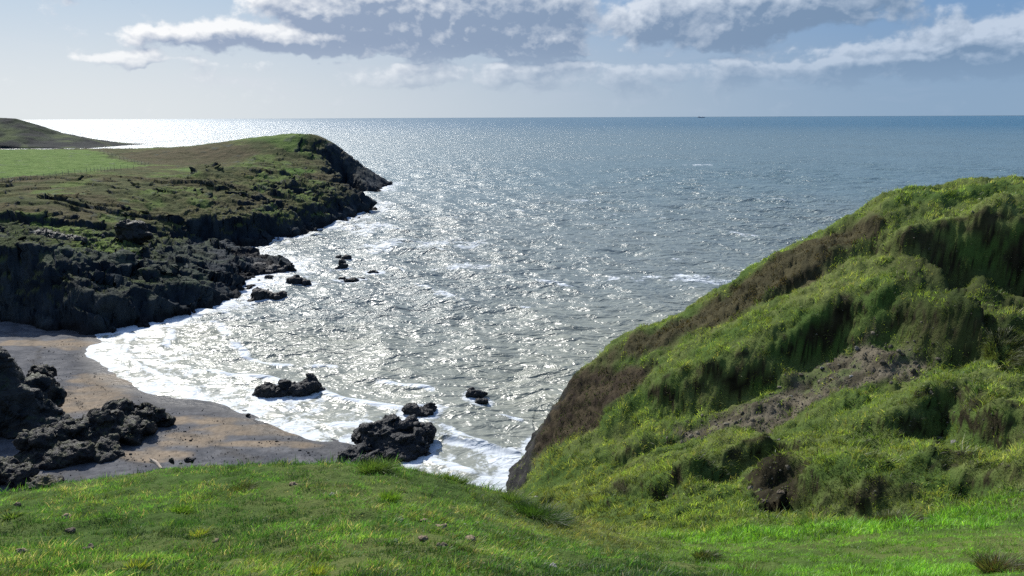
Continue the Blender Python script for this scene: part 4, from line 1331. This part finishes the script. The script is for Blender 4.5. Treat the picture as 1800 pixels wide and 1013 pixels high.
CG = 'clods of earth and stones in the bank turf'
for i, (u, v, r, m_, lab) in enumerate([
        (30, 890, 6, M_cloddark, 'small dark clod high on the bank near its left edge'),
        (118, 908, 9, M_clod, 'pale crumbled clod above the dark clod on the left of the bank'),
        (124, 930, 9, M_cloddark, 'dark clod just below the pale crumbled one on the left'),
        (36, 975, 13, M_clod, 'brown clod lowest at the left edge of the bank'),
        (157, 970, 13, M_cloddark, 'large dark brown clod low on the left of the bank'),
        (380, 953, 7, M_clod, 'small brown clod right of the yellow green tuft'),
        (518, 856, 12, M_clod, 'flat brown patch of bare earth near the bank edge'),
        (586, 870, 8, M_stonedk, 'grey stone in the turf left of the tall dark tussock'),
        (704, 912, 8, M_stonedk, 'grey stone below the bright broad leaved tuft'),
        (746, 917, 8, M_clod, 'small tan clod right of the grey stone, upper middle of the bank'),
        (776, 933, 12, M_clod, 'tan clod with a pale top in the middle of the scattered clods'),
        (817, 926, 4, M_stone, 'tiny pale stone right of the tan clod'),
        (696, 950, 7, M_stonedk, 'small grey stone leftmost of the lower clods'),
        (744, 951, 10, M_clod, 'lumpy clod between the leftmost grey stone and the dark one'),
        (775, 964, 12, M_cloddark, 'dark mossy clod in the middle of the lower clods'),
        (826, 957, 13, M_clod, 'tallest tan clod, casting its shadow on bright weeds'),
        (853, 990, 9, M_clod, 'small tan clod low on the bank left of the pair'),
        (880, 1003, 12, M_cloddark, 'dark clod at the bottom edge left of the flat tan one'),
        (925, 998, 13, M_clod, 'flat tan clod at the bottom edge'),
        (973, 996, 9, M_stone, 'pale clod at the bottom edge, rightmost of the clods'),
        (1070, 988, 5, M_stone, 'thin pale stone right of all the clods, in yellow grass')]):
    isst = m_ in (M_stone, M_stonedk)
    clod(lab, u, v, r, m_, 600 + i, 'stone' if isst else 'earth_clod', 'stone' if isst else 'clod', 7, 30, CG, tall=0.3 if 'flat' in lab else 0.55)

for i, (u, v, r, m_, lab) in enumerate([
        (942, 878, 6, M_stone, 'pale stone in the lower left foot of the hillside'),
        (925, 890, 7, M_stone, 'broken pale stone left of the other at the foot of the hillside'),
        (946, 895, 4, M_stone, 'small pale stone under the two at the foot of the hillside'),
        (1680, 753, 8, M_stonedk, 'grey boulder in the small dark hollow on the right'),
        (1357, 640, 5, M_stone, 'pale stone at the top left of the bare scree'),
        (1447, 618, 5, M_stonedk, 'grey block standing in the upper scree'),
        (1393, 665, 4, M_stonedk, 'grey stone in the middle of the scree'),
        (1508, 588, 5, M_stonedk, 'upright slab of rock above the scree'),
        (1500, 640, 5, M_stone, 'small pale stone on the right of the scree'),
        (1370, 770, 6, M_stonedk, 'earthy stone at the head of the brown gash'),
        (1372, 866, 9, M_cloddark, 'largest lump of brown earth fallen into the gash'),
        (1346, 878, 7, M_cloddark, 'lower lump of brown earth left of the largest one in the gash'),
        (1322, 893, 6, M_cloddark, 'crumbled brown earth at the mouth of the gash')]):
    earth = m_ is M_cloddark
    clod(lab, u, v, r, m_, 650 + i, 'earth_clod' if earth else 'stone', 'clod' if earth else 'stone', 18, 62, None, tall=1.0 if 'tall' in lab or 'upright' in lab else 0.6)


def rubble():
    rng = np.random.default_rng(77)
    c, r = hill_sample(60000, rng, 24, 70, 5, 45)
    p, n, mk = hill_eval(c, r)
    s1 = dist_poly(p[:, 0], p[:, 1], SOIL)
    ok = ((s1 > -0.4) | ((mk['soil'] > 0.6) & (rng.uniform(size=len(c)) < 0.15))) & in_view(p)[0]
    p, n = p[ok][:9000], n[ok][:9000]
    m = len(p)
    v0, f0 = ico(1)
    sz = 0.025 + 0.05 * rng.uniform(0, 1, m) ** 3 + 0.12 * (rng.uniform(size=m) < 0.02)
    V = v0[None] * (sz[:, None, None] * rng.uniform(0.6, 1.3, (m, 1, 3)))
    V = V * rng.uniform(0.75, 1.25, (m, len(v0), 1)) + p[:, None]
    F = f0[None] + (np.arange(m) * len(v0))[:, None, None]
    g = rng.uniform(0.5, 1.4, m)
    col = np.repeat(np.array([0.11, 0.10, 0.078])[None] * g[:, None], len(v0), 0)
    o = mesh_np('rubble', V.reshape(-1, 3), F.reshape(-1, 3), M_hill, False, {'col': col})
    tag(o, 'loose earth and scree in the bare slip scars', None, None, 'stuff')


rubble()

def pebbles():
    rng = np.random.default_rng(88)
    n = 34000
    x = rng.uniform(-62, 2, n); y = rng.uniform(46, 106, n)
    z, d = beach_height(x, y)
    k = fbm(x / 5, y / 3, 3, 171)
    line = np.exp(-((d - 7 - 2 * k) / 0.8) ** 2) + np.exp(-((d - 13 - 2.5 * k) / 1.0) ** 2) * 0.8
    ok = (d > 1.5) & (rng.uniform(size=n) < 0.10 + 0.6 * line + 0.35 * (k > 0.15))
    x, y, z = x[ok], y[ok], z[ok]
    m = len(x)
    v0, f0 = ico(1)
    sz = 0.03 + 0.05 * rng.uniform(0, 1, m) ** 4 + 0.10 * (rng.uniform(size=m) < 0.012)
    p = np.stack([x, y, z + 0.04], 1)
    V = v0[None] * (sz[:, None, None] * rng.uniform([0.7, 0.7, 0.4], [1.3, 1.3, 0.8], (m, 1, 3)).reshape(m, 1, 3)) + p[:, None]
    F = f0[None] + (np.arange(m) * len(v0))[:, None, None]
    col = np.repeat(np.array([0.07, 0.068, 0.066])[None] * rng.uniform(0.3, 1.5, m)[:, None], len(v0), 0)
    o = mesh_np('pebbles', V.reshape(-1, 3), F.reshape(-1, 3), M_hill, True, {'col': col})
    tag(o, 'pebbles and weed scraps strewn along the tide lines of the beach', None, None, 'stuff')


pebbles()

# ------------------------------------------------------------------ driftwood log
def tube(pts, rad_, seg=12, rng=None):
    pts = np.array(pts, float); n = len(pts)
    tan = np.gradient(pts, axis=0); tan /= np.linalg.norm(tan, axis=1)[:, None]
    up = np.array([0, 0, 1.0]); cs = []
    for i in range(n):
        a = np.cross(tan[i], up); a /= np.linalg.norm(a); b = np.cross(a, tan[i])
        for k in range(seg):
            th = 2 * np.pi * k / seg
            j = 1 + (0.12 * math.sin(3 * th + i) if rng is None else rng.uniform(-.12, .12))
            cs.append(pts[i] + (a * math.cos(th) + b * math.sin(th)) * rad_[i] * j)
    f = [[i * seg + k, i * seg + (k + 1) % seg, (i + 1) * seg + (k + 1) % seg, (i + 1) * seg + k] for i in range(n - 1) for k in range(seg)]
    cs.append(pts[0]); cs.append(pts[-1])
    t = [[len(cs) - 2, (k + 1) % seg, k] for k in range(seg)] + [[len(cs) - 1, (n - 1) * seg + k, (n - 1) * seg + (k + 1) % seg] for k in range(seg)]
    return np.array(cs), [np.array(f), np.array(t)]


M_drift = plain('bleached_driftwood', (0.33, 0.27, 0.21), 0.85, 0.3, 9, 0.02)
a = at_z(266, 814, 1.75); b_ = at_z(288, 828, 1.75)
rg = np.random.default_rng(3)
mid = (a + b_) / 2; mid[2] = 1.6
e = bpy.data.objects.new('driftwood_log', None); S.collection.objects.link(e); e.location = tuple(mid)
tag(e, 'bleached driftwood log lying on the shingle near the grass edge', 'driftwood')
ts = np.linspace(0, 1, 14)
pts = [a + (b_ - a) * t - mid + np.array([0.05 * math.sin(5 * t), 0.06 * math.sin(4 * t), 0.20 + 0.06 * math.sin(6 * t)]) for t in ts]
c_, f_ = tube(pts, 0.17 - 0.07 * ts, 12, rg); mesh_np('trunk', c_, f_, M_drift, True, None, e)
p0 = np.array(pts[2])
for q in ((-0.28, -0.12, 0.32), (-0.30, 0.22, 0.12)):
    c_, f_ = tube([p0 + np.array(q) * t for t in (0, .5, 1)], [0.08, 0.06, 0.03], 8, rg); mesh_np('branch_stub', c_, f_, M_drift, True, None, e)

# ------------------------------------------------------------------ field fences on the plateau
M_post = plain('weathered_post', (0.16, 0.14, 0.12), 0.9)
M_wire = plain('fence_wire', (0.25, 0.25, 0.25), 0.5)


def fence(label, ends, nposts, seed):
    rng = np.random.default_rng(seed)
    P = []
    L = np.array([head_hit(u, v, lo, hi)[:2] for u, v, lo, hi in ends])
    seglen = np.r_[0, np.cumsum(np.hypot(*np.diff(L, axis=0).T))]
    for s_ in np.linspace(0, seglen[-1], nposts):
        x = np.interp(s_, seglen, L[:, 0]); y = np.interp(s_, seglen, L[:, 1])
        P.append((x, y, headland_z(x, y)))
    P = np.array(P)
    o0 = P[0].copy()
    r_ = bpy.data.objects.new('fence', None); S.collection.objects.link(r_); r_.location = tuple(o0)
    tag(r_, label, 'fence')
    for i, p in enumerate(P):
        q = p - o0
        h = 1.35 * rng.uniform(0.9, 1.1)
        c_, f_ = tube([q + (0, 0, -0.3), q + (rng.uniform(-.05, .05), 0.01, h)], [0.06, 0.05], 6, rg)
        mesh_np('post', c_, f_, M_post, False, None, r_)
    for hz in (0.5, 0.85, 1.2):
        c_, f_ = tube([p - o0 + (0, 0, hz) for p in P], [0.012] * len(P), 4, rg)
        mesh_np('wire', c_, f_, M_wire, False, None, r_)


fence('post and wire fence along the near edge of the green field', [(5, 321, 190, 240), (60, 315, 190, 260), (110, 308, 200, 280), (155, 303, 200, 280), (200, 299, 210, 290), (235, 297, 210, 300)], 26, 5)
fence('post and wire fence on the far right side of the green field', [(262, 292, 230, 300), (225, 284, 250, 320), (195, 274, 270, 345), (176, 268, 290, 360)], 14, 6)

# ------------------------------------------------------------------ the ship on the horizon
def ship():
    M_hull = plain('haze_tinted_ship_hull', (0.16, 0.23, 0.30), 0.5, 0.1, 0.1)  # haze of the distance is put into the hull colour
    M_sup = plain('ship_superstructure', (0.55, 0.56, 0.58), 0.5, 0.1, 0.1)
    p = at_d(1228, 300, 13500.0)
    r_ = bpy.data.objects.new('cargo_ship', None); S.collection.objects.link(r_); r_.location = (p[0], p[1], 0)
    tag(r_, 'faint tiny cargo ship on the horizon right of the middle', 'ship')
    import bmesh
    def boxes(name, bx, mat):
        cs, fs = [], []
        for (x0, x1, y0, y1, z0, z1, tp) in bx:
            k = len(cs)
            cs += [(x0 + tp, y0, z0), (x1 - tp, y0, z0), (x1 - tp, y1, z0), (x0 + tp, y1, z0), (x0, y0, z1), (x1, y0, z1), (x1, y1, z1), (x0, y1, z1)]
            fs += [[k + i for i in f] for f in ((0, 3, 2, 1), (4, 5, 6, 7), (0, 1, 5, 4), (1, 2, 6, 5), (2, 3, 7, 6), (3, 0, 4, 7))]
        mesh_np(name, np.array(cs, float), np.array(fs), mat, False, None, r_)
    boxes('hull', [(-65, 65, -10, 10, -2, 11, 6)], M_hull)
    boxes('superstructure', [(-50, -32, -8, 8, 11.01, 27, 0), (-45, -40, -3, 3, 27.01, 33, 0)], M_sup)
    boxes('cargo', [(-26, -2, -8, 8, 11.01, 18, 0), (2, 30, -8, 8, 11.01, 19, 0), (34, 50, -8, 8, 11.01, 16, 0)], M_sup)


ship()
build_sea()
